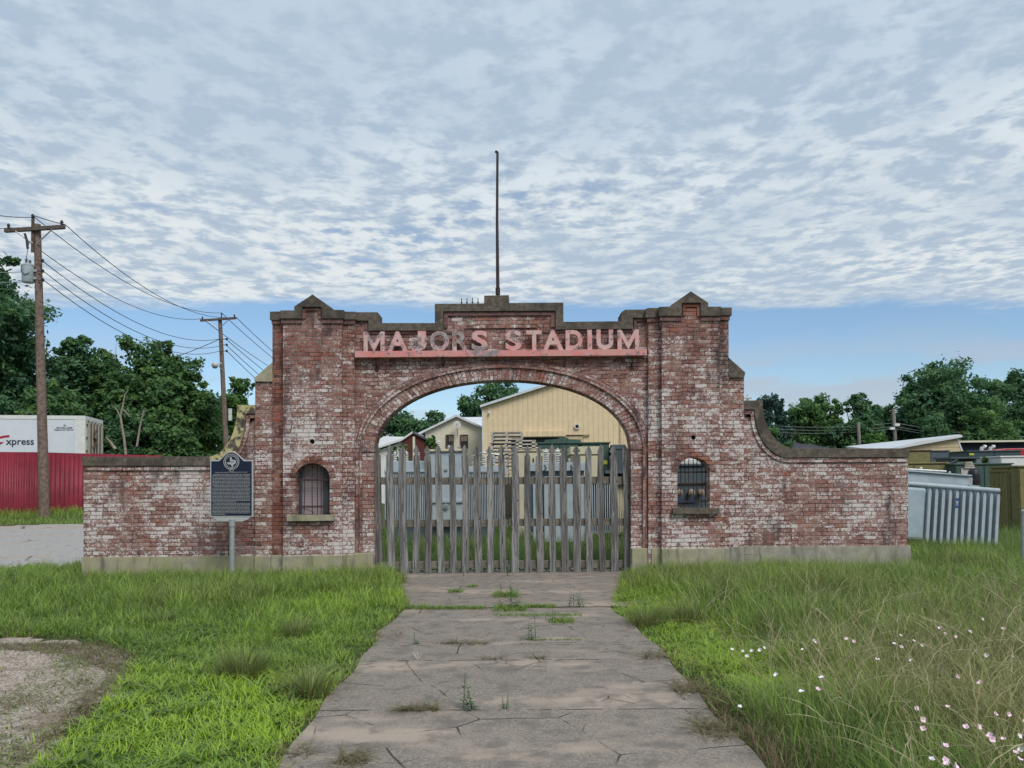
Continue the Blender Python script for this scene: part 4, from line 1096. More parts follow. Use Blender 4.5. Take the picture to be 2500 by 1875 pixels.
YG_ = 'equipment cabinets in the yard'
cabinet('equipment_cabinet', 'long cream cabinet behind the gate in front of the green ones', 1263, 1097, 1371, 1215, 21.5, 1.4, M['cream'], 2, group=YG_)
cabinet('equipment_cabinet', 'cream cabinet with a taller lid directly behind the right gate pickets', 1397, 1090, 1468, 1210, 21.8, 1.2, M['cream'], 1, group=YG_, lid=.22)
cabinet('equipment_cabinet', 'green cabinet with wide shallow lid before the warehouse doorway', 1312, 1079, 1420, 1200, 25.5, 1.6, M['green'], 2, group=YG_)
t, q = cabinet('equipment_cabinet', 'tall green cabinet at the right end of the row before the warehouse', 1422, 1079, 1487, 1165, 24.4, 1.6, M['green'], 2, group=YG_)
mb = MB(); p = at(1478, 1129, 24.4); mb.box(p.x - .06, p.x + .06, 24.34, 24.37, p.z - .06, p.z + .06); mb.build('warning_label', M['yellow'], t)
mb = MB(); mb.prism([P([(1330, 1079), (1331, 1074), (1366, 1071), (1366, 1067), (1388, 1069), (1388, 1073), (1418, 1074), (1418, 1079)], 25.7)], 25.7, 26.9)
tag(mb.build('canvas_cover', M['green'], None, origin=(at(1370, 1079, 25.7).x, 25.7, at(1370, 1079, 25.7).z)), 'stepped green cover lying on top of the green cabinet with wide lid', 'cover')
T4 = thing('finned_radiator', 'dark slatted radiator unit beside the tall green cabinet at the arch edge', 'radiator', (at(1508, 1160, 24).x, 24, 0))
fins(T4, 1494, 1526, 1095, 1155, 24, .09, .04, .5, M['slate'], .12, 8); mb = MB(); pbox(mb, 1490, 1092, 1528, 1160, 24.5, .5, True); mb.build('body', M['bluegreen'], T4)
mb = MB(); pbox(mb, 1478, 1147, 1534, 1156, 23.6, .9); pbox(mb, 1482, 1163, 1538, 1166, 23.5, .9); mb.build('shelf', M['slate'], T4)
# pale insulator boards and small equipment on the cabinets
for i, (px, py, h, r) in enumerate(((1288, 1093, .5, .34), (1246, 1112, .3, .16))):
    z = at(px, py + (4 if i == 0 else 10), 22.2).z
    mb = MB(); 
    for k in range(3): mb.box(at(px, py, 22.2).x - r, at(px, py, 22.2).x + r * (.9 - .1*k), 22.0, 22.7, z + .02 + k*.1, z + .055 + k*.1)
    for k in (-.6, .5): mb.box(at(px, py, 22.2).x + k*r - .05, at(px, py, 22.2).x + k*r + .05, 22.0, 22.7, z - .0, z + .24)
    tag(mb.build('small_pallet', M['pallet'], None, origin=(at(px, py, 22.2).x, 22.3, z)), ('short stack of pale boards lying on the long cream cabinet', 'pale boards on blocks beside the foot of the pallet stack')[i], 'boards')
# cabinet with three brown bushings seen through the right window
YR = 16.8
t, q = cabinet('switch_cabinet', 'dark slate switch cabinet with three brown bushings behind the right barred window', 1600, 1131, 1790, 1285, YR, .9, M['slate'], 0)
for px in (1655, 1684, 1708):
    p = at(px, 1202, YR); mb = MB(); mb.lathe((p.x, YR - .22, p.z), [(.045, .22), (.06, .14), (.075, .06), (.07, .02), (.04, 0)], 12, 'Y'); mb.build('bushing', M['brownbush'], t, True)
mb = MB(); pbox(mb, 1602, 1178, 1788, 1182, YR - .05, .05); mb.build('seam', M['iron'], t)
mb = MB(); pbox(mb, 1601, 1219, 1698, 1228, YR - .04, .04); mb.build('lower_trim', M['labelblue'], t)
tag(MB().box(at(1640, 1120, YR+.3).x, at(1740, 1120, YR+.3).x, YR + .25, YR + .6, q[3] + .003, q[3] + .10).build('pale_tray', M['porcelain'], None, bevel=.01, origin=(q[0], YR, q[3])), 'pale tray lying on the slate switch cabinet behind the right window', 'tray')

# ------------------------------------------------------------------ yard to the right of the gateway
YQ = 16.3
c0 = at(2305, 1335, YQ)
TR = thing('fin_transformer', 'pale blue grey transformer leaning in the grass beside the right wing, eleven long fins', 'transformer', (c0.x, YQ, 0), 'transformers stored in the yard')
cx = c0.x; px_ = YQ / F
MB().box(cx - 1.15, cx + .46, YQ + .05, YQ + 1.1, 1.40, 1.68).build('tank_top', M['lightgrey'], TR, bevel=.02)
MB().box(cx - 1.20, cx + .49, YQ + 0, YQ + 1.15, 1.68, 1.71).build('lid', M['lightgrey'], TR, bevel=.005)
MB().box(cx - 1.25, cx + .80, YQ + .1, YQ + 1.2, .16, 1.42).build('tank', M['findark'], TR, bevel=.02)
MB().box(cx - 1.25, cx - .56, YQ - .24, YQ + .1, .26, 1.36).build('side_panel', M['finblue'], TR, bevel=.06)
MB().tube([(cx - 1.25, YQ - .2, 1.415), (cx + .94, YQ - .2, 1.415)], .05, 10).build('top_header', M['lightgrey'], TR, True)
for k in range(11):
    x = cx - .53 + k * .141
    mb = MB(); mb.prism([(x - .033, .30), (x - .018, .24), (x + .018, .24), (x + .033, .30), (x + .033, 1.28), (x + .016, 1.34), (x - .016, 1.34), (x - .033, 1.28)], YQ - .30, YQ + .06)
    mb.box(x - .014, x + .014, YQ - .2, YQ + .05, 1.335, 1.40); mb.box(x - .016, x + .016, YQ - .24, YQ + .02, .16, .245)
    mb.lathe((x, YQ - .13, .15), [(.02, -.03), (.04, -.015), (.04, .02), (.015, .03)], 8)
    mb.build('fin', M['lightgrey'], TR, bevel=.004)
MB().box(cx - 1.1, cx + .75, YQ + .1, YQ + 1.1, -.02, .155).build('base', M['black'], TR)
x = cx - .53 + 4 * .141
for za, zb_ in ((1.14, 1.19), (1.06, 1.10), (.99, 1.04)): MB().box(x - .03, x + .03, YQ - .306, YQ - .301, za, zb_).build('number_decal', M['labelblue'], TR)
mb = MB(); mb.box(x - .012, x + .012, YQ - .31, YQ - .3065, 1.065, 1.095); mb.build('decal_mark', M['porcelain'], TR)
for k in range(3): bushing(TR, cx - .95 + k*.62, YQ + .5, 1.71, .06 + .05*(k == 1), .035, M['white'])
mb = MB(); mb.tube([(cx - .9, YQ + .3, 1.74), (cx + .1, YQ + .3, 1.76)], .022, 6); mb.box(cx + .47, cx + .56, YQ + .1, YQ + .3, 1.5, 1.66); mb.box(cx + .44, cx + .66, YQ, YQ + .3, 1.44, 1.5); mb.build('fittings', M['galv'], TR)
TR.rotation_euler = (0, R(5.0), 0); TR.location.z = -.05
# black sheet over equipment
YB_ = 18.4
a = at(2376, 1182, YB_); b = at(2404, 1147, YB_)
mb = MB(); mb.lathe(((a.x+b.x)/2, YB_ + .2, a.z - .9), [(.10, 0), (.135, .5), (.14, .95), (.145, 1.1), (.12, 1.22), (.07, 1.27), (.01, 1.28)], 9)
tag(mb.build('plastic_cover', M['tarp'], None, True, origin=((a.x+b.x)/2, YB_ + .2, a.z - .9)), 'black plastic sheet wrapped over a post behind the leaning grey transformer', 'cover')
# olive transformer with fins
YO = 21.5
M['olivelight'] = plain('lightened_olive_paint', (.31,.285,.13), (.25,.23,.10), 7, .6, stain=.35)  # olive paint lightened in colour to offset the shade on this unit
TO = thing('olive_transformer', 'olive transformer with narrow dark fins standing in tall grass at the right', 'transformer', (at(2450, 1280, YO).x, YO, 0), 'transformers stored in the yard')
a = at(2462, 1143, YO); b = at(2489, 1143, YO)
MB().box(a.x, b.x, YO, YO + .82, -.02, a.z).build('tank', M['olivelight'], TO, bevel=.02)
MB().box(a.x - .05, b.x + .02, YO - .05, YO + .86, a.z + .001, a.z + .07).build('lid', M['olive'], TO, bevel=.01)
mb = MB()
for k in range(13): mb.box(a.x - .06, a.x - .001, YO + .02 + k * .062, YO + .044 + k * .062, .12, a.z - .1)
mb.build('radiator', M['olivelight'], TO)
MB().box(a.x - .08, a.x - .002, YO - .0, YO + .80, a.z - .099, a.z - .05).build('radiator_header', M['olive'], TO)
cabinet('equipment_cabinet', 'olive cabinet at the right edge beside the finned olive transformer', 2491, 1135, 2600, 1290, YO - .5, .35, M['olive'], 1, group=YG_)
cabinet('equipment_cabinet', 'wide dark green cabinet behind the leaning grey transformer', 2334, 1130, 2470, 1225, 24.5, 1.5, M['green'], 2, group=YG_)
cabinet('equipment_cabinet', 'low long olive cabinet just right of the end of the brick wing', 2150, 1128, 2312, 1220, 25.0, 1.4, M['olive'], 2, group=YG_)
cabinet('equipment_cabinet', 'small ochre cabinet with rusty top right of the brick wing', 2150, 1098, 2271, 1190, 30.5, 1.4, M['olive'], 1, M['rust'], group=YG_)
cabinet('equipment_cabinet', 'blue grey cabinet between the ochre one and the lap sided shed', 2272, 1099, 2316, 1190, 30.8, 1.4, M['slate'], 1, group=YG_)
t, q = cabinet('equipment_cabinet', 'long dark blue green cabinet with yellow label and two pale exhaust elbows', 2364, 1099, 2492, 1170, 33, 1.6, M['bluegreen'], 2, group=YG_)
mb = MB(); pbox(mb, 2367, 1106.5, 2378, 1111.5, 32.95, .02); mb.build('label', M['yellow'], t)
for px in (2399, 2420):
    p = at(px, 1100, 33.5); k = .018 * 1.0
    mb = MB(); mb.tube([(p.x - .05, 33.5, p.z - .1), (p.x - .05, 33.5, p.z + .06), (p.x - .02, 33.5, p.z + .13), (p.x + .05, 33.5, p.z + .17), (p.x + .14, 33.48, p.z + .15)], [.07, .075, .08, .085, .085], 10)
    tag(mb.build('exhaust_elbow', M['porcelain'], None, True, origin=(p.x, 33.5, p.z)), ('left' if px < 2410 else 'right') + ' one of two pale elbow pipes on the blue green cabinet', 'pipe', 'exhaust elbows')
cabinet('equipment_cabinet', 'white weathered cabinet top showing behind the olive transformer', 2445, 1112, 2560, 1200, 27, 1.5, M['white'], 1, group=YG_)
mb = MB(); a = at(2318, 1118, 27.5); b = at(2388, 1115, 27.5)
mb.box(a.x, b.x, 27.4, 28.6, a.z - .03, a.z + .03); mb.add([(a.x - .3, 27.4, a.z - .35), (a.x + .2, 27.4, a.z - .03), (a.x + .2, 28.6, a.z - .03), (a.x - .3, 28.6, a.z - .35), (a.x - .3, 27.4, a.z - .4), (a.x + .2, 27.4, a.z - .08), (a.x + .2, 28.6, a.z - .08), (a.x - .3, 28.6, a.z - .4)], [(0,1,2,3),(7,6,5,4),(0,4,5,1),(1,5,6,2),(2,6,7,3),(3,7,4,0)])
for xx in (a.x + .1, b.x - .1): mb.box(xx - .04, xx + .04, 27.5, 28.5, 0, a.z - .03)
tag(mb.build('equipment_rack', M['slate'], None, origin=(a.x, 27.5, 0)), 'dark flat rack with drooping end between the ochre and green cabinets', 'rack')
mb = MB()
for k in range(4): mb.box(at(2308 + k, 1140, 25.5).x, at(2332 - k*1.5, 1140, 25.5).x, 24.4, 24.9, at(0, 1152, 24.4).z + k*.055 - .22, at(0, 1152, 24.4).z + k*.055 - .22 + .04)
mb.box(at(2309, 0, 24.5).x, at(2330, 0, 24.5).x, 24.45, 24.85, -.02, at(0, 1152, 24.4).z - .222)
tag(mb.build('lumber_stack', M['pallet'], None, origin=(at(2318, 1140, 24.4).x, 24.5, 0)), 'small stack of boards between the olive and green cabinets at the right', 'lumber')
# red car roof behind the cabinets
pc = at(2482, 1096, 36)
car = thing('parked_car', 'red car of which only the roof shows above the white cabinet', 'car', (pc.x, 36, 0))
zt = pc.z + .03
MB().prism([(pc.x - 1.2, zt - .35), (pc.x - .95, zt - .06), (pc.x - .5, zt), (pc.x + .35, zt), (pc.x + .62, zt - .05), (pc.x + .95, zt - .6), (pc.x + 2.0, zt - .7), (pc.x + 2.1, zt - 1.2), (pc.x - 2.0, zt - 1.2), (pc.x - 2.0, zt - .6)], 36, 37.7).build('body', M['redpaint'], car, bevel=.05)
MB().prism([(pc.x + .58, zt - .1), (pc.x + .63, zt - .1), (pc.x + .9, zt - .55), (pc.x + .5, zt - .55)], 35.985, 35.999).build('window', M['glass'], car)
for xx in (pc.x - 1.3, pc.x + 1.3):
    MB().lathe((xx, 36.0, max(zt - 1.25, .33)), [(.2, -.01), (.33, 0), (.33, .2), (.2, .21)], 18, 'Y').build('wheel', M['black'], car, True)
# lap-sided shed with pale sloping roof
YL = 44.0
A_ = at(2337, 1062, YL); B_ = at(2355, 1118, YL)
ls = thing('lap_sided_shed', 'tan lap sided shed with a long pale roof rising to the right', 'shed', (A_.x - 2, YL, 0))
pl = at(2140, 1100, YL)
MB().prism([(pl.x, -.05), (pl.x, pl.z - .1), (A_.x - .1, A_.z - .12), (A_.x + .45, A_.z - 1.6), (A_.x + .45, -.05)], YL, YL + 9).build('wall', M['tanhoriz'], ls)
e1 = at(1985, 1094, YL); 
mb = MB()
r0 = [tuple(at(2146, 1099, YL - .25)), (A_.x + .15, YL - .25, A_.z - .02), tuple(at(2339, 1060.5, YL + 12)), tuple(at(2066, 1089.5, YL + 12))]
mb.add(r0 + [(x, y, z - .12) for x, y, z in r0], [(0,1,2,3),(7,6,5,4),(0,4,5,1),(1,5,6,2),(2,6,7,3),(3,7,4,0)]); mb.build('roof', M['roofwhite'], ls)
MB().add([(A_.x + .02, YL - .02, A_.z - .15), (A_.x + .55, YL - .02, A_.z - 1.62), (A_.x + .45, YL - .02, A_.z - 1.62), (A_.x - .08, YL - .02, A_.z - .15), (A_.x + .02, YL + .1, A_.z - .15), (A_.x + .55, YL + .1, A_.z - 1.62), (A_.x + .45, YL + .1, A_.z - 1.62), (A_.x - .08, YL + .1, A_.z - .15)], [(0,1,2,3),(7,6,5,4),(0,4,5,1),(1,5,6,2),(2,6,7,3),(3,7,4,0)]).build('trim', M['porcelain'], ls)
# long navy building
YN = 52.0
nv = thing('navy_building', 'long dark navy building with thin white roof edge at the far right', 'building', (at(2420, 1085, YN).x, YN, 0))
mb = MB(); x0, x1, z0, z1 = pbox(mb, 2338, 1077, 2700, 1180, YN, 8, True); mb.build('wall', M['navy'], nv)
MB().box(x0 - .3, x1, YN - .4, YN + 8.2, z1 + .001, z1 + .12).build('roof_edge', M['stucco'], nv)
# grey hipped roof house on the right, dark roof house on the left
def hip_house(name, label, x0, x1, ye, ya, Y, depth, roofm, wallm):
    a = at(x0, ye, Y); b = at(x1, ye, Y); cx_ = (a.x+b.x)/2; az = at((x0+x1)/2, ya, Y).z; w2 = (b.x-a.x)/2
    gd = g(cx_, Y); t = thing(name, label, 'house', (cx_, Y, gd))
    MB().box(a.x + .3, b.x - .3, Y + .3, Y + depth - .3, gd - .05, a.z).build('wall', wallm, t)
    r_ = .18 * w2
    mb = MB(); mb.add([(a.x, Y, a.z + .001), (b.x, Y, a.z + .001), (b.x, Y + depth, a.z + .001), (a.x, Y + depth, a.z + .001), (cx_ - r_, Y + depth/2, az), (cx_ + r_, Y + depth/2, az)], [(0,1,5,4),(1,2,5),(2,3,4,5),(3,0,4),(3,2,1,0)])
    mb.build('roof', roofm, t); return t
hip_house('hip_roof_house', 'house with a grey hipped shingle roof beyond the right wing', 1938, 2032, 1096, 1069, 62, 8, M['shingle'], M['stucco'])
hip_house('dark_roof_house', 'house with a dark shingle roof half hidden behind the left scroll', 425, 585, 1112, 1086, 50, 9, M['shinglenavy'], M['navy'])
# post at the right edge of the picture
p = at(2497, 1412, 11.9)
ps = thing('grey_post', 'pale grey metal post in the tall grass at the right edge', 'post', (p.x, 11.9, 0))
MB().tube([(p.x + .03, 11.9, -.1), (p.x + .03, 11.9, .45), (p.x + .055, 11.9, 1.02)], .04, 12).build('post', M['galv'], ps, True)
MB().lathe((p.x + .055, 11.9, 1.02), [(.046, -.03), (.046, .01), (.02, .03)], 12).build('cap', M['galv'], ps, True)
# ground debris and timber under the gate
mb = MB(); r = random.Random(3)
for k in range(420):
    x = r.uniform(at(905,0,13.4).x, at(1545,0,13.4).x); y = 13.25 + r.random() * .9; s_ = r.uniform(.012, .035); a = r.uniform(0, 3.1)
    d = Vector((math.cos(a), math.sin(a), 0)) * s_ * 1.8; n_ = Vector((-math.sin(a), math.cos(a), 0)) * s_ * .7; c_ = Vector((x, y, .02 + r.uniform(0, .035)))
    mb.add([c_ - d - n_, c_ + d - n_ + Vector((0,0,r.uniform(-.01,.02))), c_ + d + n_, c_ - d + n_ + Vector((0,0,r.uniform(0,.02)))], [(0,1,2,3)])
o = mb.build('dry_leaves', M['pallet'], None); o['kind'] = 'stuff'; o['label'] = 'dry brown leaves lying under the picket gate'

# ------------------------------------------------------------------ street side at the left: fence, trailer, poles, wires
def fence_run(pts, tops_, name, label):
    t = thing(name, label, 'fence', (pts[0][0], pts[0][1], g(*pts[0])))
    V = []; Q = []; n = 0
    for (p0, p1, z0, z1) in zip(pts[:-1], pts[1:], tops_[:-1], tops_[1:]):
        a = Vector((*p0, 0)); b = Vector((*p1, 0)); L_ = (b - a).length; d = (b - a) / L_; nn = Vector((d.y, -d.x, 0))
        k = int(L_ / .02); base = len(V)
        for i in range(k + 1):
            s_ = i / k; q = a + d * (L_ * s_); off = .022 * math.cos(2*math.pi*(L_ * s_) / .15)
            off = max(-.012, min(.018, off * 1.3))
            zt = z0 + (z1 - z0) * s_ ; zb_ = g(q.x, q.y) + .03
            for w_ in (0, .012):
                V.append((q.x + nn.x*(off + w_), q.y + nn.y*(off + w_), zb_)); V.append((q.x + nn.x*(off + w_), q.y + nn.y*(off + w_), zt))
        for i in range(k):
            o_ = base + i*4; Q += [(o_, o_+4, o_+5, o_+1), (o_+2, o_+3, o_+7, o_+6), (o_+1, o_+5, o_+7, o_+3)]
    ob = np_mesh('sheet', V, Q, M['redsheet'], parent=t)
    mb = MB()
    for (x, y) in pts: mb.tube([(x, y + .12, g(x, y) - .05), (x, y + .12, tops_[0] - .15)], .04, 8)
    mb.build('fence_post', M['rust'], t)
    return t
M['redsheet'] = plain('red_corrugated_sheet', (.215,.017,.034), (.165,.013,.027), 2.2, .5, stain=.4, stainc=(.11,.012,.022), aniso=(3,3,.4))
fp_ = []; ft_ = []
for px, py, Y in ((-420, 1098, 24.0), (-60, 1103, 25.6), (97, 1104, 26.6), (200, 1107, 27.6), (396, 1112, 29.6)):
    q = at(px, py, Y); fp_.append((q.x, Y)); ft_.append(q.z)
fence_run(fp_, ft_, 'corrugated_fence', 'dark red corrugated metal fence along the road behind the left wing')
# trailer
TA = at(208, 1015, 33.5)
ang = R(13)
ty_ = g(TA.x, 33.5)
tr = thing('box_trailer', 'white box trailer lettered Express parked behind the red fence', 'trailer', (TA.x, 33.5, ty_))
tz1 = TA.z - ty_; tz0 = 1.15; LEN, WID = 12.2, 2.5
def tb(mb, x0, x1, y0, y1, z0, z1): return mb.box(TA.x + x0, TA.x + x1, 33.5 + y0, 33.5 + y1, ty_ + z0, ty_ + z1)
tb(MB(), -LEN, 0, 0, WID, tz0, tz1 - .09).build('body', M['trailer'], tr, bevel=.01)
mb = MB(); tb(mb, -LEN - .02, .02, -.02, WID + .02, tz1 - .16, tz1); tb(mb, -LEN, -.40, -.02, -.002, tz0, tz0 + .14); mb.build('rail', M['white'], tr)
tb(MB(), -.40, .018, -.022, -.003, tz0, tz1 - .165).build('corner_panel', M['white'], tr)
mb = MB(); tb(mb, .006, .05, .04, WID/2 - .02, tz0 + .1, tz1 - .3); d1 = mb.build('rear_door', M['trailerrear'], tr, bevel=.008)
mb = MB(); tb(mb, .006, .05, WID/2 + .02, WID - .04, tz0 + .1, tz1 - .3); d2 = mb.build('rear_door', M['trailerrear'], tr, bevel=.008)
for d_, yy in ((d1, (.6, 1.05)), (d2, (1.45, 1.9))):
    mb = MB()
    for y in yy: mb.tube([(TA.x + .075, 33.5 + y, ty_ + tz0 + .1), (TA.x + .075, 33.5 + y, ty_ + tz1 - .3)], .025, 6)
    mb.build('lock_rod', M['rust'], d_)
for k in range(4):
    z = tz0 + .35 + k * (tz1 - tz0 - .8) / 3
    for y in (.0, WID - .08): tb(MB(), .05, .08, y, y + .12, z, z + .1).build('hinge', M['rust'], tr)
mb = MB(); tb(mb, .006, .04, .03, WID - .03, tz1 - .28, tz1 - .18); mb.build('rear_header', M['trailerrear'], tr)
for k in range(5):
    mb = MB(); mb.lathe((TA.x + .03, 33.5 + .3 + k * .47, ty_ + tz1 - .23), [(.03, 0), (.03, .03), (.015, .05)], 8, 'X'); mb.build('marker_light', M['rust'], tr)
for xx in (-1.6, -2.9):
    for yy in (.05, WID - .35):
        w_ = MB().lathe((TA.x + xx, 33.5 + yy, ty_ + .5), [(.22, -.01), (.5, 0), (.5, .28), (.22, .29)], 20, 'Y').build('wheel', M['black'], tr, True)
mb = MB(); tb(mb, -LEN + 2.0, -LEN + 2.15, .3, .45, 0, tz0); tb(mb, -LEN + 2.0, -LEN + 2.15, WID - .45, WID - .3, 0, tz0); mb.build('landing_leg', M['slate'], tr)
# lettering on the trailer side, in its own coordinates
sc_ = 33.5 / F
def tpos(px): return (px - 208) * sc_ * 1.045
mb = MB(); fit_text(mb, 'xpress', TA.x + tpos(42), TA.x + tpos(100), ty_ + tz1 - (1092 - 1015) * sc_, ty_ + tz1 - (1075 - 1015) * sc_, 33.5 - .012, .01, .012); mb.build('lettering', M['logonavy'], tr)
mb = MB()
for s_, xa, xb, ya, yb in (('An', 161.5, 167.5, 1040.5, 1036.5), ('ISO-9001:2000', 146.5, 181, 1047, 1043), ('Registered Carrier', 142.5, 184.5, 1052.5, 1048)):
    fit_text(mb, s_, TA.x + tpos(xa), TA.x + tpos(xb), ty_ + tz1 - (ya - 1015) * sc_, ty_ + tz1 - (yb - 1015) * sc_, 33.5 - .012, .01, .01, .25)
mb.build('registration_lettering', M['logogrey'], tr)
def swoosh(mb, pts, wds, X, Zf, Y):
    n = len(pts); L_ = []; R_ = []
    for i, p in enumerate(pts):
        a = Vector(pts[max(i-1,0)]); b = Vector(pts[min(i+1,n-1)]); t_ = (b-a).normalized(); nn = Vector((-t_.y, t_.x)) * wds[i]
        L_.append((p[0]+nn.x, p[1]+nn.y)); R_.append((p[0]-nn.x, p[1]-nn.y))
    for i in range(n-1):
        mb.prism([(X(L_[i][0]), Zf(L_[i][1])), (X(L_[i+1][0]), Zf(L_[i+1][1])), (X(R_[i+1][0]), Zf(R_[i+1][1])), (X(R_[i][0]), Zf(R_[i][1]))], Y, Y + .01)
mb = MB()
X_ = lambda p: TA.x + tpos(p); Z_ = lambda p: ty_ + tz1 - (p - 1015) * sc_
swoosh(mb, [(49, 1065.5), (38, 1067), (26, 1070), (14, 1074.5), (6, 1079.5), (9, 1082), (20, 1082), (36, 1081.5), (25, 1087), (12, 1092), (0, 1097.5), (-12, 1103)], [2.6, 2.6, 2.4, 2.4, 2.2, 2.0, 1.8, 2.2, 2.4, 2.2, 1.8, .8], X_, Z_, 33.5 - .012)
mb.build('red_letter', M['logored'], tr)
mb = MB()
for pts in ([(.7, .55), (.35, .3), (.75, .25), (.3, 0)], [(.3, .0), (.9, .12)], [(.42, .45), (.62, .1)]):
    mb.tube([(TA.x + .11, 33.5 + .5 + y, ty_ + tz0 + 1.15 + z * 1.5) for y, z in pts], .03, 5)
for k in range(3): mb.tube([(TA.x + .105, 33.5 + .75, ty_ + tz0 + .55 + k*.16), (TA.x + .105, 33.5 + 1.4, ty_ + tz0 + .55 + k*.16)], .018, 5)
mb.build('rear_emblem', M['rust'], tr)
tr.rotation_euler = (0, 0, ang)

# utility poles
M['greywood'] = plain('silvered_pole_wood', (.27,.25,.22), (.17,.155,.14), 10, .92, aniso=(6,6,.4))
def insulator(mb, x, y, z): mb.lathe((x, y, z), [(.02, 0), (.05, .04), (.03, .07), (.06, .10), (.035, .15), (.02, .17)], 8)
def util_pole(label, pb, pt, Y, r0, r1, arm, arm_h, wood='polewood'):
    b = at(*pb, Y); t_ = at(*pt, Y); gd = g(b.x, Y)
    t = thing('utility_pole', label, 'utility pole', (b.x, Y, gd), 'wooden utility poles')
    q = [Vector((b.x + (t_.x - b.x) * k / 6, Y, (gd - .1) + (t_.z - gd + .1) * k / 6)) for k in range(7)]
    MB().tube(q, [r0 + (r1 - r0) * k / 6 for k in range(7)], 14).build('shaft', M[wood], t, True)
    if arm:
        a = at(arm[0], arm[1], Y); c = at(arm[2], arm[3], Y)
        d = (c - a); mb = MB(); k = .06
        mb.add([(a.x, Y - r1 - .11, a.z - k), (c.x, Y - r1 - .11, c.z - k), (c.x, Y - r1 + .0, c.z - k), (a.x, Y - r1 + .0, a.z - k), (a.x, Y - r1 - .11, a.z + k), (c.x, Y - r1 - .11, c.z + k), (c.x, Y - r1, c.z + k), (a.x, Y - r1, a.z + k)], [(0,1,5,4),(1,2,6,5),(2,3,7,6),(3,0,4,7),(4,5,6,7),(3,2,1,0)])
        mb.build('crossarm', M['armwood'], t)
        m_ = (a + c) / 2
        for s_ in (-1, 1):
            e = m_ + d * (.31 * s_); MB().tube([(e.x, Y - r1 - .1, e.z - .06), (m_.x + .08 * s_, Y - r1 - .04, m_.z - d.length * .24)], .022, 6).build('brace', M['galv'], t)
        for f in (.06, .95):
            e = a + d * f; mb = MB(); insulator(mb, e.x, Y - r1 - .055, e.z + .06); mb.build('insulator', M['insul'], t, True)
    return t, b, t_
P1, b1_, t1_ = util_pole('tall near utility pole carrying a grey can transformer at the left', (109, 1256), (91, 548), 25.0, .165, .105, (20, 567, 165, 558), 0)
t = at(84, 552, 25); mb = MB(); mb.box(t.x - .02, t.x + .07, 24.86, 24.90, at(0, 620, 25).z, at(0, 535, 25).z); mb.build('top_bracket', M['armwood'], P1)
mb = MB(); insulator(mb, t.x + .02, 24.88, at(84, 538, 25).z); mb.build('insulator', M['insul'], P1, True)
for py in (637, 662, 684):
    q = at(104, py, 24.85); mb = MB(); mb.lathe((q.x, q.y, q.z - .05), [(.03, 0), (.055, .03), (.03, .06), (.055, .09), (.03, .11)], 8); mb.tube([(q.x - .16, q.y, q.z), (q.x, q.y, q.z)], .018, 6); mb.build('spool_insulator', M['insul'], P1, True)
q = at(94, 580, 24.75); mb = MB(); mb.tube([(q.x - .42, 24.7, q.z + .12), (q.x - .35, 24.7, q.z - .1), (q.x - .32, 24.7, q.z - .38)], .04, 8); mb.build('fuse_cutout', M['insul'], P1, True)
c = at(68.5, 690, 24.9); ctop = at(68.5, 647, 24.9)
CT = thing('can_transformer', 'grey can transformer hung on the near utility pole', 'transformer', (c.x, 24.9, c.z))
MB().lathe((c.x, 24.9, c.z), [(.17, 0), (.185, .02), (.185, ctop.z - c.z - .05), (.195, ctop.z - c.z - .04), (.195, ctop.z - c.z), (.12, ctop.z - c.z + .04), (.02, ctop.z - c.z + .05)], 18).build('tank', M['lightgrey'], CT, True)
for dx in (-.04, .08): bushing(CT, c.x + dx, 24.86, ctop.z + .03, .17 if dx < 0 else .12, .05, M['galv'])
mb = MB(); mb.box(c.x + .16, c.x + .30, 24.86, 24.94, c.z + .35, c.z + .43); mb.box(c.x + .16, c.x + .30, 24.86, 24.94, c.z + .1, c.z + .18); mb.build('hanger', M['galv'], CT)
mb = MB(); mb.tube([(c.x - .12, 24.72, ctop.z - .05), (c.x - .1, 24.70, ctop.z - .28), (c.x + .02, 24.70, ctop.z - .38), (c.x + .16, 24.72, ctop.z - .3)], .012, 6); mb.build('lead', M['cable'], CT, True)
P2, b2_, t2_ = util_pole('farther utility pole with a street lamp, left of the gateway', (558, 1090), (537, 777), 45.0, .17, .11, (492, 784, 579, 778), 0)
q = at(562, 1012, 44.75); MB().box(q.x - .09, q.x + .09, 44.72, 44.80, q.z - .35, q.z + .35).build('tag_plate', M['porcelain'], P2)
q = at(541, 768, 44.9); mb = MB(); mb.tube([(q.x - .03, 44.9, q.z - .45), (q.x, 44.9, q.z)], .03, 6); insulator(mb, q.x, 44.9, q.z - .05); mb.build('top_pin', M['insul'], P2)
for py in (828, 842, 857):
    q = at(551, py, 44.8); mb = MB(); mb.lathe((q.x + .06, q.y, q.z - .06), [(.04, 0), (.08, .04), (.04, .08), (.08, .1), (.04, .13)], 8); mb.tube([(q.x - .3, q.y, q.z), (q.x + .06, q.y, q.z)], .02, 6); mb.build('spool_insulator', M['insul'], P2, True)
lp = at(527, 891, 44.3); ln_ = at(544, 905, 44.9)
SL = thing('street_lamp', 'round pale street lamp on a curved arm of the farther utility pole', 'street lamp', ln_)
MB().tube([ln_, ln_ + Vector((-.12, -.2, .22)), lp + Vector((.3, .05, .12)), lp + Vector((.1, 0, .08))], .03, 8).build('arm', M['galv'], SL, True)
MB().lathe(lp + Vector((-.05, 0, 0)), [(.05, .16), (.16, .12), (.2, .02), (.17, -.08), (.08, -.15), (.01, -.17)], 14).build('head', M['porcelain'], SL, True)
MB().lathe(lp + Vector((-.05, 0, -.02)), [(.165, -.065), (.14, -.13), (.07, -.18), (.01, -.19)], 14).build('lens', M['galv'], SL, True)
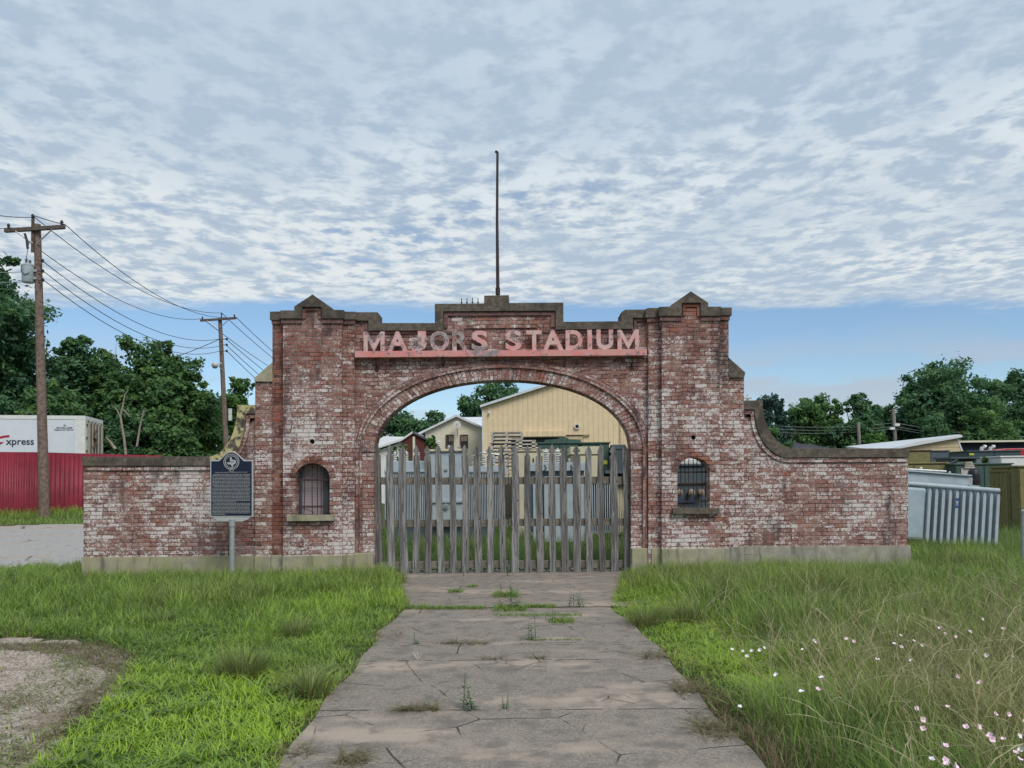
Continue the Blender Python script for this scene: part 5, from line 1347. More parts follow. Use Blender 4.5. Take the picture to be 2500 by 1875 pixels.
util_pole('thin grey pole among the trees above the trailer', (224, 1060), (223, 938), 52, .13, .11, None, 0, 'greywood')
util_pole('leaning pole in front of the right tree line', (2104, 1090), (2095, 1031), 60, .15, .12, None, 0, 'greywood')
P5, _, _ = util_pole('straight pole with two small white boxes beyond the lap sided shed', (2190, 1090), (2181, 998), 62, .17, .13, None, 0, 'greywood')
for px, py in ((2190, 1037), (2178, 1046)):
    q = at(px, py, 61.6); MB().box(q.x - .18, q.x + .18, 61.5, 61.8, q.z - .1, q.z + .1).build('box', M['white'], P5)
q = at(1825, 971, 70)
WV = thing('roof_vent', 'small white rooftop fitting showing above the right scroll', 'vent', (q.x, 70, q.z - 3))
MB().tube([(q.x, 70, q.z - 3), (q.x, 70, q.z + .3)], .1, 8).build('stem', M['porcelain'], WV)
MB().box(q.x - .35, q.x + .35, 69.8, 70.2, q.z - .1, q.z + .05).build('cap', M['porcelain'], WV)
# wires: hanging curves between real ends
wn_ = [0]
def wire(a, b, sag, r, label, m='cable', n=18):
    a = Vector(a); b = Vector(b)
    pts = [a.lerp(b, i/n) + Vector((0, 0, -sag * 4 * (i/n) * (1 - i/n))) for i in range(n + 1)]
    ob = MB().tube(pts, r, 5).build('overhead_wire', M[m], None, True, origin=a)
    return tag(ob, label, 'wire', 'overhead wires')
w1 = [(at(159, 548, 24.85), at(576, 774, 44.85), 'wire from the right end of the near crossarm to the far pole'),
      (at(84, 530, 24.88), at(541, 764, 44.9), 'topmost wire from the near pole top to the far pole top'),
      (at(28, 556, 24.85), at(495, 778, 44.85), 'wire from the left end of the near crossarm to the far crossarm'),
      (at(105, 638, 24.82), at(534, 828, 44.8), 'highest of the three low wires between the two near poles'),
      (at(106, 662, 24.82), at(535, 845, 44.8), 'middle of the three low wires between the two near poles'),
      (at(107, 684, 24.82), at(536, 857, 44.8), 'lowest of the three low wires between the two near poles')]
for i, (a, b, lb) in enumerate(w1): wire(a, b, (.95, .85, .95, .9, .95, 1.0)[i], .014, lb)
far = [(at(576, 774, 44.85), at(760, 930, 72)), (at(541, 764, 44.9), at(750, 935, 72)), (at(495, 778, 44.85), at(735, 940, 72)), (at(552, 828, 44.8), at(780, 1000, 72)), (at(553, 843, 44.8), at(775, 1025, 72)), (at(554, 857, 44.8), at(770, 1045, 72))]
nm = ('highest', 'second highest', 'third', 'fourth', 'fifth', 'lowest')
for i, (a, b) in enumerate(far): wire(a, b, .25, .02, '%s wire running from the far pole behind the left tower' % nm[i])
wire(at(159, 548, 24.85), at(84, 528, 24.9) + Vector((0, 0, .02)), .02, .014, 'short jumper wire along the top of the near crossarm')
wire(at(-260, 440, 16), at(84, 530, 24.88), .25, .012, 'top wire coming from the left to the near pole top')
wire(at(-260, 500, 16), at(28, 556, 24.85), .2, .012, 'wire from the left to the left end of the near crossarm')
wire(at(-200, 664, 22), at(56, 664, 24.9), .03, .012, 'upper pale service wire from the left to the can transformer', 'cablepale')
wire(at(-200, 690, 22), at(56, 688, 24.9), .03, .012, 'lower pale service wire from the left to the can transformer', 'cablepale')
wire(at(62, 645, 24.85), at(71, 590, 24.7), -.0, .010, 'thin lead from the can transformer up to the crossarm')
pw = at(223, 942, 51.8)
wire(at(-150, 880, 40), pw, .5, .022, 'pale cable crossing the trees to the thin grey pole', 'cablepale')
wire(pw, at(548, 968, 45.2), 1.0, .022, 'pale sagging cable from the thin grey pole to the far pole', 'cablepale')
wire(at(231, 977, 52), at(550, 985, 45.2), 1.1, .018, 'lower pale cable sagging in front of the trees', 'cablepale')
wire(at(-150, 910, 40), at(120, 914, 50), .2, .018, 'faint second cable before the big tree at the left', 'cablepale')
wire(at(534, 829, 44.8), at(200, 908, 60), .6, .02, 'cable from the far pole down to the left into the trees')
wire(at(1500, 928, 80), at(1180, 915, 90), .3, .02, 'thin wire crossing the sky above the warehouse roof')
for i, y in enumerate((1036, 1043, 1052)):
    wire(at(1850, y, 63), at(2184, y - (4, 2, 6)[i], 62), .3, .011, '%s pale wire before the right tree line' % ('upper', 'middle', 'lower')[i], 'cablepale')
    wire(at(2184, y - (4, 2, 6)[i], 62), at(2620, y + 30, 58), .4, .011, '%s pale wire right of the straight pole' % ('upper', 'middle', 'lower')[i], 'cablepale')
# ------------------------------------------------------------------ trees: tapered trunk, limbs, crown of leaf-sized faces
def crown_leaves(rs, centers, radii, per, size, flat=.75):
    """leaf quads scattered through clumps; returns verts, quads, tint"""
    C = np.repeat(centers, per, 0); Rr = np.repeat(radii, per)
    n = len(C)
    d = rs.normal(size=(n, 3)); d /= np.linalg.norm(d, axis=1, keepdims=True)
    r = rs.random(n) ** .45
    P_ = C + d * (Rr * r)[:, None] * np.array([1, 1, flat]) + rs.normal(size=(n, 3)) * (Rr * .10)[:, None]
    nrm = d * .55 + rs.normal(size=(n, 3)) * .5 + np.array([0, 0, .45]); nrm /= np.linalg.norm(nrm, axis=1, keepdims=True)
    a = np.cross(nrm, rs.normal(size=(n, 3))); a /= np.linalg.norm(a, axis=1, keepdims=True); b = np.cross(nrm, a)
    s = size * rs.uniform(.55, 1.25, n)[:, None]
    V = np.stack([P_ - a * s, P_ - b * s * .5, P_ + a * s, P_ + b * s * .5], 1).reshape(-1, 3)
    Q = np.arange(n * 4).reshape(n, 4)
    ct = np.repeat(rs.random(len(centers)), per)
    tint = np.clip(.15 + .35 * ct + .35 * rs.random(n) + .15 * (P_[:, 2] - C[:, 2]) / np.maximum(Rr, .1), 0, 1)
    return V, Q, np.repeat(tint, 4)
def tree(name, label, px, ptop, pwid, Y, seed, mat, nleaf=22000, size=.15, zlow=None, clumps=46, cr=.24, group=None, trunk=True, depth=.9, cat='tree', narrow=1.0, gaps=.0):
    rs = np.random.default_rng(seed); r = random.Random(seed)
    top = at(px, ptop, Y); cx = top.x; gd = g(cx, Y); H = top.z - gd
    rx = pwid / F * Y / 2; zl = zlow if zlow is not None else .22
    zc = gd + H * (zl + 1) / 2; rz = H * (1 - zl) / 2
    t = thing(name, label, cat, (cx, Y, gd), group)
    # big uneven lobes, each carrying many small leaf clumps on its outer side
    nl = max(5, clumps // 5); R0 = min(rx, rz * 1.05)
    lobes = []; lr_ = []
    while len(lobes) < nl:
        d = rs.normal(size=3); d /= np.linalg.norm(d); k = rs.random() ** .5
        f = rs.uniform(.30, .52) * R0
        if narrow != 1: d[0] *= 1 - .8 * max(0, d[2] * k); d[1] *= 1 - .8 * max(0, d[2] * k); f *= 1 - .5 * max(0, d[2] * k)
        p = np.array([d[0] * max(rx - f * .85, .1) * k, d[1] * max(rx * depth - f * .85, .1) * k, d[2] * max(rz - f * .85, .1) * k])
        lobes.append(np.array([cx, Y, zc]) + p); lr_.append(f)
    # one lobe reaches the measured top
    lobes[0] = np.array([cx + rs.uniform(-.15, .15) * rx, Y, zc + rz - lr_[0] * .9]); lobes[1] = np.array([cx, Y, zc - rz * .2]); lr_[1] = .55 * R0
    if narrow == 1:
        z = zc - rz * .95
        while z < zc + rz * .55:          # keep the lower crown closed down to the ground cover
            f = rs.uniform(.40, .55) * R0; lobes.append(np.array([cx + rs.uniform(-.45, .45) * rx, Y + rs.uniform(-.3, .3) * rx, z])); lr_.append(f); z += f * .75
    else:
        z = zc - rz * .9
        while z < zc + rz * .8:
            f = .75 * rx * (1 - (z - zc + rz) / (2.1 * rz)) + .12 * rx; lobes.append(np.array([cx, Y, z])); lr_.append(f); z += f * .8
    nl = len(lobes); lobes = np.array(lobes); lr_ = np.array(lr_)
    per_l = 15; cs = []; rr = []
    for c_, f in zip(lobes, lr_):
        for q in range(per_l):
            d = rs.normal(size=3); d /= np.linalg.norm(d); d[2] = d[2] * .8 + .12
            cs.append(c_ + d * f * rs.uniform(.6, 1.12)); rr.append(f * rs.uniform(.16, .40))
    cs = np.array(cs); rr = np.array(rr)
    per = max(6, int(nleaf * .78 / len(cs)))
    V, Q, T = crown_leaves(rs, cs, rr, per, size, .7)
    V2, Q2, T2_ = crown_leaves(rs, lobes, lr_ * .95, max(10, int(nleaf * .22 / nl)), size * 1.25)
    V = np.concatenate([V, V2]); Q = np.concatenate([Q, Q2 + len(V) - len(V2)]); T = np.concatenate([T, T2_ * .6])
    cs = np.concatenate([lobes, cs]); clumps = len(lobes) + 6
    V[:, 2] = np.maximum(V[:, 2], gd + .03)
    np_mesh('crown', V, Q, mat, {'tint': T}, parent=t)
    if trunk:
        mb = MB(); tr_ = max(.09, H * .020)
        zt = gd + H * .6
        mb.tube([(cx + .1 * math.sin(k), Y + .08 * math.cos(k * 2), gd - .1 + (zt - gd + .1) * k / 6) for k in range(7)], [tr_ * (1.25 if k == 0 else 1 - k * .14) for k in range(7)], 8)
        for k in range(min(18, clumps)):
            e = Vector(cs[k]); s_ = Vector((cx, Y, gd + max(H * .2, min(H * .62, (e.z - gd) * .55))))
            m_ = s_.lerp(e, .55) + Vector((0, 0, -.06 * (e - s_).length + .1))
            mb.tube([s_, m_, e], [tr_ * .45, tr_ * .28, tr_ * .10], 5)
        mb.build('trunk', M['bark'], t, True)
    return t
GL, GR_, GC = 'trees behind the left wing', 'trees beyond the right wing', 'trees behind the yard buildings'
tree('broadleaf_tree', 'tallest dark green tree at the far left, behind the near utility pole', -35, 596, 430, 42, 11, M['leafdark'], 60000, .15, .10, 90, .22, GL)
tree('broadleaf_tree', 'broad light green tree low behind the white trailer', 125, 935, 250, 40.5, 12, M['leafmid'], 22000, .13, .12, 50, .26, GL)
tree('broadleaf_tree', 'dark tree with a knobbly top right of the near utility pole', 200, 822, 200, 47, 113, M['leafdark'], 26000, .15, .10, 46, .22, GL)
tree('broadleaf_tree', 'middle sized tree with ragged top, left of the tree with the highest crown', 262, 850, 180, 48, 14, M['leafmid'], 20000, .15, .10, 40, .22, GL)
tree('broadleaf_tree', 'tree with the highest crown between the two utility poles', 362, 818, 240, 46, 15, M['leafmid'], 36000, .15, .10, 62, .20, GL)
tree('broadleaf_tree', 'leafy tree just left of the street lamp pole', 455, 866, 200, 47, 16, M['leafmid'], 26000, .15, .08, 46, .22, GL)
tree('broadleaf_tree', 'small distant tree right of the street lamp pole by the left tower', 588, 922, 170, 66, 17, M['leaflight'], 18000, .17, .1, 40, .22, GL)
tree('shrubby_tree', 'dark bushy tree behind the right end of the red fence', 300, 1002, 190, 43, 18, M['leafdark'], 24000, .13, .0, 44, .26, GL)
tree('shrubby_tree', 'dense shrubby tree left of the yellow scroll', 425, 985, 210, 44, 19, M['leafmid'], 26000, .13, .0, 46, .26, GL)
tree('shrubby_tree', 'pale green bushy tree behind the scroll of the left wing', 522, 990, 120, 51, 20, M['leaflight'], 18000, .14, .0, 36, .26, GL)
tree('broadleaf_tree', 'dark rounded tree seen left through the arch', 975, 986, 215, 62, 21, M['leafdark'], 24000, .17, .05, 46, .24, GC)
tree('broadleaf_tree', 'thin topped tree between the dark tree and the cream house', 1062, 1000, 130, 66, 22, M['leafdark'], 9000, .16, .05, 26, .22, GC)
tree('broadleaf_tree', 'large dark tree rising behind the warehouse roof in the arch', 1195, 918, 215, 72, 23, M['leafdark'], 34000, .19, .10, 60, .22, GC)
tree('pine_tree', 'bluish pine at the left end of the right tree line', 1868, 958, 110, 62, 24, M['pineleaf'], 14000, .14, .05, 40, .28, GR_, narrow=.5)
tree('pine_tree', 'slimmer pine next to the bluish pine above the right scroll', 1903, 975, 110, 64, 25, M['pineleaf'], 9000, .14, .05, 30, .30, GR_, narrow=.4)
tree('broadleaf_tree', 'round topped tree right of the two pines', 1968, 968, 190, 66, 26, M['leafmid'], 20000, .17, .05, 44, .22, GR_)
tree('broadleaf_tree', 'tree with a small pointed top in the middle of the right tree line', 2015, 960, 170, 68, 27, M['leafmid'], 16000, .17, .05, 36, .22, GR_)
tree('broadleaf_tree', 'open dark crowned tree with sky showing through, left of the leaning pole', 2082, 960, 160, 64, 28, M['leafdark'], 15000, .16, .08, 34, .20, GR_)
tree('broadleaf_tree', 'lower tree just behind the straight pole with white boxes', 2160, 990, 200, 70, 29, M['leafmid'], 18000, .18, .05, 40, .24, GR_)
tree('broadleaf_tree', 'tallest tree of the right side with a wide open crown', 2298, 862, 290, 66, 30, M['leafdark'], 46000, .18, .06, 84, .20, GR_)
tree('broadleaf_tree', 'tree in the upper right between the tallest tree and the picture edge', 2425, 922, 210, 67, 31, M['leafdark'], 26000, .18, .05, 48, .23, GR_)
tree('broadleaf_tree', 'dark tree at the right edge behind the navy building', 2515, 896, 200, 68, 32, M['leafdark'], 24000, .18, .05, 46, .23, GR_)
tree('broadleaf_tree', 'lower rounded tree in front, right of the straight pole, above the navy roof', 2400, 1000, 240, 61, 33, M['leafmid'], 30000, .15, .0, 54, .24, GR_)
tree('broadleaf_tree', 'dark lower tree right behind the lap sided shed roof', 2265, 1010, 150, 60, 34, M['leafdark'], 22000, .16, .0, 44, .26, GR_)
tree('shrubby_tree', 'low green shrub in front of the right tree line beside the hipped roof', 1890, 1040, 120, 58, 35, M['leafmid'], 14000, .14, .0, 34, .28, GR_)
tree('shrubby_tree', 'brighter green shrub between the two leaning poles', 2140, 1055, 140, 59, 36, M['leaflight'], 14000, .14, .0, 34, .28, GR_)
tree('shrubby_tree', 'dark shrub left of the leaning pole behind the hipped roof', 2040, 1040, 130, 63, 37, M['leafdark'], 14000, .15, .0, 34, .28, GR_)
tree('shrubby_tree', 'wide dark green thicket below the round topped tree of the right tree line', 1955, 1012, 230, 67.5, 51, M['leafmid'], 22000, .16, .0, 44, .26, GR_)
tree('shrubby_tree', 'wide thicket between the open crowned tree and the straight pole', 2120, 1014, 230, 69, 52, M['leafdark'], 22000, .16, .0, 44, .26, GR_)
# bare dead limbs in the left trees
def dead(name, label, pts, Y, r0):
    q = [at(x, y, Y) for x, y in pts]; o_ = MB().tube(q, [r0 * (1 - .75 * i / (len(q)-1)) for i in range(len(q))], 7).build(name, M['deadwood'], None, True, origin=q[0]); tag(o_, label, 'dead tree')
    return o_
dd = thing('dead_tree', 'pale bare forked dead tree standing before the dark shrubs', 'dead tree', at(306, 1100, 41.2))
mb = MB()
for pts, r0 in (([(307, 1110), (303, 1070), (296, 1030), (294, 1015), (301, 985), (305, 962), (312, 955)], .075), ([(301, 1000), (313, 1012), (316, 1018)], .04), ([(334, 1090), (342, 1040), (350, 1005), (352, 1000)], .06), ([(345, 1025), (355, 1005)], .03), ([(294, 1018), (285, 1000), (276, 990)], .04)):
    q = [at(x, y, 41.2) for x, y in pts]; mb.tube(q, [r0 * (1 - .7 * i / (len(q)-1)) for i in range(len(q))], 7)
mb.build('limb', M['deadwood'], dd, True)
dead('broken_limb', 'pale broken limb leaning in the shrubs right of the trailer', [(282, 1097), (270, 1080), (258, 1066)], 41, .10)
dead('bare_twig', 'thin leafless twigs sticking above the left tree tops', [(282, 880), (283, 855), (284, 829)], 47, .022)
# bush and vine behind the left gate leaf
tree('bush', 'bright green bush growing above the pickets before the cream house', 1052, 1066, 56, 23.5, 40, M['leaflight'], 5200, .055, .35, 22, .34, None, True, .9, 'bush')
tree('bush', 'thin yellowish vine behind the left pickets', 985, 1086, 46, 22.5, 41, M['leaflight'], 1500, .05, .4, 14, .36, None, True, .9, 'bush')
tree('bush', 'small green sprout near the left arch jamb behind the pickets', 966, 1092, 26, 22, 42, M['leafmid'], 700, .05, .5, 9, .36, None, True, .9, 'bush')
tree('bush', 'little light green weed on the dark cabinets at the right', 2404, 1116, 14, 27.8, 43, M['leaflight'], 500, .04, .8, 8, .4, None, True, .9, 'bush')

# ------------------------------------------------------------------ grass
def blades(rs, X, Y, Z, h, w, lean, curl, az=None, seg=3):
    """tapered curved blades; returns verts, quads (3 levels, 8 verts each)"""
    n = len(X); az = rs.uniform(0, 2*np.pi, n) if az is None else az
    dx, dy = np.cos(az), np.sin(az); fa = az + np.pi/2 + rs.uniform(-.5, .5, n); sx, sy = np.cos(fa), np.sin(fa)
    V = []
    for i in range(seg + 1):
        t = i / seg
        off = h * (lean * t + curl * t * t); zz = h * (t - .55 * curl * t ** 3 - .25 * lean * t * t)
        ww = w * (1 - .88 * t ** 1.4) * .5
        cx, cy, cz = X + dx * off, Y + dy * off, Z + zz
        V.append(np.stack([cx - sx*ww, cy - sy*ww, cz], -1)); V.append(np.stack([cx + sx*ww, cy + sy*ww, cz], -1))
    V = np.stack(V, 1).reshape(-1, 3); k = 2 * (seg + 1)
    b = (np.arange(n) * k)[:, None]
    Q = np.concatenate([np.concatenate([b+2*i, b+2*i+1, b+2*i+3, b+2*i+2], 1) for i in range(seg)], 0)
    return V, Q, k
def vnoise(x, y, s, seed):
    """smooth value noise"""
    rs = np.random.default_rng(seed); T = rs.random((64, 64))
    u, v = np.asarray(x) * s, np.asarray(y) * s
    i, j = np.floor(u).astype(int), np.floor(v).astype(int); fu, fv = u - i, v - j
    fu = fu*fu*(3-2*fu); fv = fv*fv*(3-2*fv)
    g_ = lambda a, b: T[a % 64, b % 64]
    return (g_(i,j)*(1-fu) + g_(i+1,j)*fu)*(1-fv) + (g_(i,j+1)*(1-fu) + g_(i+1,j+1)*fu)*fv
def fbm(x, y, s, seed): return .55*vnoise(x,y,s,seed) + .3*vnoise(x,y,s*2.1,seed+1) + .15*vnoise(x,y,s*4.3,seed+2)
def in_road(x, y): return (x < -5) & (y > 14.3 + np.where(x > -8.6, (x + 8.6) * .55, 0)) & (y < 22.7)
def under_wall(x, y): return (x > -7.35) & (x < 7.0) & (y > 12.80) & (y < 13.45)
def grass_obj(name, label, rs, X, Y, h, w, lean, curl, tint, dry, dead_, mat, az=None, seg=3):
    V, Q, k = blades(rs, X, Y, gz(X, Y), h, w, lean, curl, az, seg)
    o_ = np_mesh(name, V, Q, mat, {'tint': np.repeat(np.clip(tint,0,1), k), 'dry': np.repeat(np.clip(dry,0,1), k), 'dead': np.repeat(np.clip(dead_,0,1), k)})
    o_['kind'] = 'stuff'; o_['label'] = label
    return o_
def scatter(rs, n, x0, x1, y0, y1, power=1.0):
    """more blades close to the camera"""
    y = y0 + (y1 - y0) * rs.random(n) ** power
    return rs.uniform(x0, x1, n), y
rs = np.random.default_rng(77)
def left_lawn():
    n = 250000
    X, Y = scatter(rs, n, -10.5, -.6, 2.6, 14.4, 1.25)
    edge = xl(Y) + .03 - .08 * fbm(X, Y, 2.5, 3)
    apron = np.where(Y > YS + .05, .95 * np.clip((Y - YS) / .5, 0, 1) - .95, 0)
    sel = (X < edge - .02)
    jit = .10 * (fbm(X, Y, 1.6, 9) - .5) * 2; gsel = inpoly(X + jit, Y + jit * .8, GRAV)
    sparse = fbm(X, Y, 3.0, 21)
    sel &= ~gsel | ((rs.random(n) < .05) & (sparse > .55)) 
    sel &= ~under_wall(X, Y) & ~in_road(X, Y)
    sel &= (np.abs(X) < 1.0 + .78 * Y)
    X, Y = X[sel], Y[sel]; m = len(X)
    f = fbm(X, Y, .8, 5); f2 = fbm(X, Y, 2.6, 6)
    far = np.clip((Y - 6.2) / 4.5, 0, 1)
    h = (.055 + .05 * f2) + far * (.07 + .16 * f) - np.clip((Y - 11.3) / 1.3, 0, 1) * .05
    edge_d = xl(Y) - X
    tuft = vnoise(X, Y, 5.5, 41); h *= .4 + 1.2 * tuft
    h *= np.clip(.55 + edge_d / .7, .55, 1) * rs.uniform(.55, 1.3, m)
    near_g = inpoly(X + .25, Y - .2, GRAV) | inpoly(X + .45, Y, GRAV)
    h *= np.where(near_g, .6, 1)
    w = rs.uniform(.005, .011, m) * np.where(Y > 8, 1.25, 1)
    lean = rs.uniform(.1, .75, m) * np.where(far < .4, 1.3, .8); curl = rs.uniform(.1, .9, m) * np.where(far < .5, 1.0, .6)
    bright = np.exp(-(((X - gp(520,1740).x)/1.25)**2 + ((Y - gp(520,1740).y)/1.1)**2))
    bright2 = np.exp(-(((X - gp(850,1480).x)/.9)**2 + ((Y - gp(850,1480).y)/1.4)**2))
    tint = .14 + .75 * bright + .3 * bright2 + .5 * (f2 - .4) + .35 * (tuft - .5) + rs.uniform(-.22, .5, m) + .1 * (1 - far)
    dry = np.clip((f - .58) * 1.5, 0, .45) * rs.random(m) + (rs.random(m) < .05) * .6 + far * .12 * rs.random(m)
    dead_ = np.where(near_g & (rs.random(m) < .35), .8, 0) + (edge_d < .12) * (rs.random(m) < .4) * .6
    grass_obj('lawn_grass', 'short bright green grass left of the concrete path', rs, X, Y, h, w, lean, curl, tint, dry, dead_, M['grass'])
def right_meadow():
    n = 330000
    X, Y = scatter(rs, n, .4, 12.5, 2.4, 15.5, 1.2)
    edge = xr(Y) - .03 + .08 * fbm(X, Y, 2.5, 31)
    sel = (X > edge + .02) & ~under_wall(X, Y) & (np.abs(X) < 1.2 + .80 * Y)
    X, Y = X[sel], Y[sel]; m = len(X)
    f = fbm(X, Y, .7, 35); f2 = fbm(X, Y, 2.4, 36); ed = X - xr(Y)
    lawn = np.clip(1.25 - ((ed - .35) / .75) ** 2, 0, 1) * np.clip((Y - 4.9) / 1.0, 0, 1) * np.clip((11.2 - Y) / 1.6, 0, 1)
    h = .20 + .26 * f
    h = h * (1 - lawn) + (.07 + .07 * f2) * lawn
    h *= np.clip(.35 + ed / .55, .35, 1) * rs.uniform(.5, 1.3, m)
    h *= np.where((Y > 11) & (X < 7), .78, 1)
    tuft = vnoise(X, Y, 4.5, 43); h *= .6 + .8 * tuft
    w = rs.uniform(.004, .009, m) * np.where(Y > 8, 1.3, 1)
    lean = rs.uniform(.05, .5, m) + .3 * lawn; curl = rs.uniform(.05, .6, m) + .3 * lawn
    nearR = np.clip((8.2 - Y) / 2.5, 0, 1) * np.clip((ed - .7) / .8, 0, 1)
    tint = .08 + .55 * lawn + .5 * (f2 - .4) + .35 * (tuft - .5) + rs.uniform(-.2, .5, m)
    dry = np.clip((f - .5) * 1.6, 0, .4) * rs.random(m) + nearR * rs.uniform(.0, .85, m) + (rs.random(m) < .08) * .6 + .12 * rs.random(m)
    strip_ = np.clip(1 - np.abs(ed - .10) / .28, 0, 1) * np.clip((6.9 - Y) / 1.2, 0, 1)
    dead_ = (rs.random(m) < strip_ * .9) * .9 + (rs.random(m) < .05) * .6 * nearR
    h *= np.where(strip_ > .3, .75, 1)
    grass_obj('meadow_grass', 'tall rough grass right of the concrete path', rs, X, Y, h, w, lean, curl, tint, dry, dead_, M['grass'])
def yard_grass():
    n = 90000
    X = rs.uniform(-7, 22, n); Y = 13.5 + 15 * rs.random(n) ** 1.3
    sel = ~under_wall(X, Y) & ((np.abs(X) < .18 * Y + .4) | ((X > .38 * Y) & (X < .85 * Y)))
    X, Y = X[sel], Y[sel]; m = len(X); f = fbm(X, Y, .8, 45)
    h = (.22 + .32 * f) * rs.uniform(.5, 1.3, m) * np.where(Y < 14.6, np.clip((Y - 13.4) / 1.2, .15, 1), 1)
    grass_obj('yard_grass', 'tall grass growing in the yard behind the gateway', rs, X, Y, h, rs.uniform(.006, .013, m), rs.uniform(.05, .5, m), rs.uniform(.05, .6, m), .0 + .4 * (f - .4) + rs.uniform(-.1, .3, m), rs.uniform(0, .2, m), 0 * f, M['grass'])
def roadside_grass():
    n = 60000
    X = rs.uniform(-22, -7.0, n); Y = 13.0 + 14.5 * rs.random(n)
    sel = ~in_road(X, Y) & (X > -.9 * Y)
    X, Y = X[sel], Y[sel]; m = len(X); f = fbm(X, Y, .7, 55)
    fence_d = np.exp(-((Y - 26.0) / 1.3) ** 2)
    h = (.07 + .10 * f + .35 * fence_d * f * (np.abs(X + 16.3) < 1.8)) * rs.uniform(.5, 1.3, m)
    h += (Y < 15) * .12 * f
    grass_obj('roadside_grass', 'grass along the road and under the red fence', rs, X, Y, h, rs.uniform(.008, .016, m), rs.uniform(.05, .6, m), rs.uniform(.05, .6, m), .3 + .6 * (f - .4) + rs.uniform(-.1, .4, m), rs.uniform(0, .2, m), 0 * f, M['grass'])
left_lawn(); right_meadow(); yard_grass(); roadside_grass()
def wall_fringe():
    """ragged taller stems along the foot of the wall and in loose patches"""
    n = 3200
    X = np.concatenate([rs.uniform(-7.6, -2.0, n // 2), rs.uniform(2.4, 8.2, n // 2)]); Y = 12.75 - np.abs(rs.normal(0, .8, n))
    sel = (X < xl(Y) - .2) | (X > xr(Y) + .1); X, Y = X[sel], Y[sel]; m = len(X)
    k = fbm(X, Y, 1.4, 65); keep = rs.random(m) < np.clip((k - .3) * 2.2, 0, 1); X, Y = X[keep], Y[keep]; m = len(X)
    h = rs.uniform(.15, .50, m)
    grass_obj('wall_foot_grass', 'thin taller grass stems along the foot of the brick wall', rs, X, Y, h, rs.uniform(.003, .006, m), rs.uniform(.02, .35, m), rs.uniform(.05, .5, m), rs.uniform(.1, .7, m), rs.random(m) * .5, np.zeros(m), M['grass'])
wall_fringe()
def joint_grass():
    """low grass in the path joints"""
    X, Y, H_ = [], [], []
    def patch(px0, px1, py, spread, n, h):
        a = gp(px0, py); b = gp(px1, py)
        x = rs.uniform(a.x, b.x, n); y = a.y + (b.y - a.y) * (x - a.x) / (b.x - a.x) + rs.normal(0, spread, n)
        X.append(x); Y.append(y); H_.append(rs.uniform(.4, 1.2, n) * h)
    patch(985, 1045, 1489, .07, 420, .07); patch(1045, 1185, 1490, .05, 900, .06); patch(1205, 1285, 1491, .10, 900, .07); patch(1285, 1355, 1486, .05, 520, .06)
    patch(1205, 1420, 1507, .05, 600, .04); patch(1340, 1400, 1522, .09, 520, .05); patch(1270, 1420, 1568, .02, 180, .03); patch(1095, 1130, 1448, .06, 200, .07); patch(1140, 1165, 1435, .07, 160, .05); patch(1205, 1265, 1458, .10, 500, .09)
    X, Y, H_ = map(np.concatenate, (X, Y, H_)); m = len(X)
    V, Q, k = blades(rs, X, Y, np.full(m, .02), H_, rs.uniform(.004, .008, m), rs.uniform(.2, 1, m), rs.uniform(.1, .9, m))
    o_ = np_mesh('joint_grass', V, Q, M['grass'], {'tint': np.repeat(rs.uniform(.1, .6, m), k), 'dry': np.repeat(rs.random(m) * .25, k), 'dead': np.zeros(m * k)})
    o_['kind'] = 'stuff'; o_['label'] = 'low green grass growing in the cracks and joints of the path'
joint_grass()
def thatch():
    """dry dead stalks lying in the path joints and at its edges"""
    X, Y = [], []
    for px0, px1, py, sp, n in ((970, 1075, 1740, .035, 500), (1060, 1190, 1577, .03, 420), (820, 900, 1868, .06, 400), (1175, 1225, 1615, .02, 130), (1297, 1330, 1614, .02, 110), (900, 985, 1560, .12, 260), (1640, 1720, 1690, .10, 700), (1700, 1790, 1790, .12, 800), (1560, 1640, 1610, .10, 400), (700, 760, 1850, .08, 160)):
        a = gp(px0, py); b = gp(px1, py); n = int(n * .26); x = rs.uniform(a.x, b.x, n); X.append(x); Y.append(a.y + (b.y - a.y) * (x - a.x)/(b.x - a.x) + rs.normal(0, sp, n))
    X, Y = np.concatenate(X), np.concatenate(Y); m = len(X)
    V, Q, k = blades(rs, X, Y, np.full(m, .024), rs.uniform(.03, .08, m), rs.uniform(.005, .009, m), rs.uniform(1.6, 2.8, m), rs.uniform(.0, .3, m))
    o_ = np_mesh('dead_thatch', V, Q, M['grass'], {'tint': np.zeros(m*k), 'dry': np.repeat(rs.random(m) * .8, k), 'dead': np.repeat(rs.uniform(.3, .95, m), k)})
    o_['kind'] = 'stuff'; o_['label'] = 'dead brown grass stalks lying along the path joints and edges'
thatch()
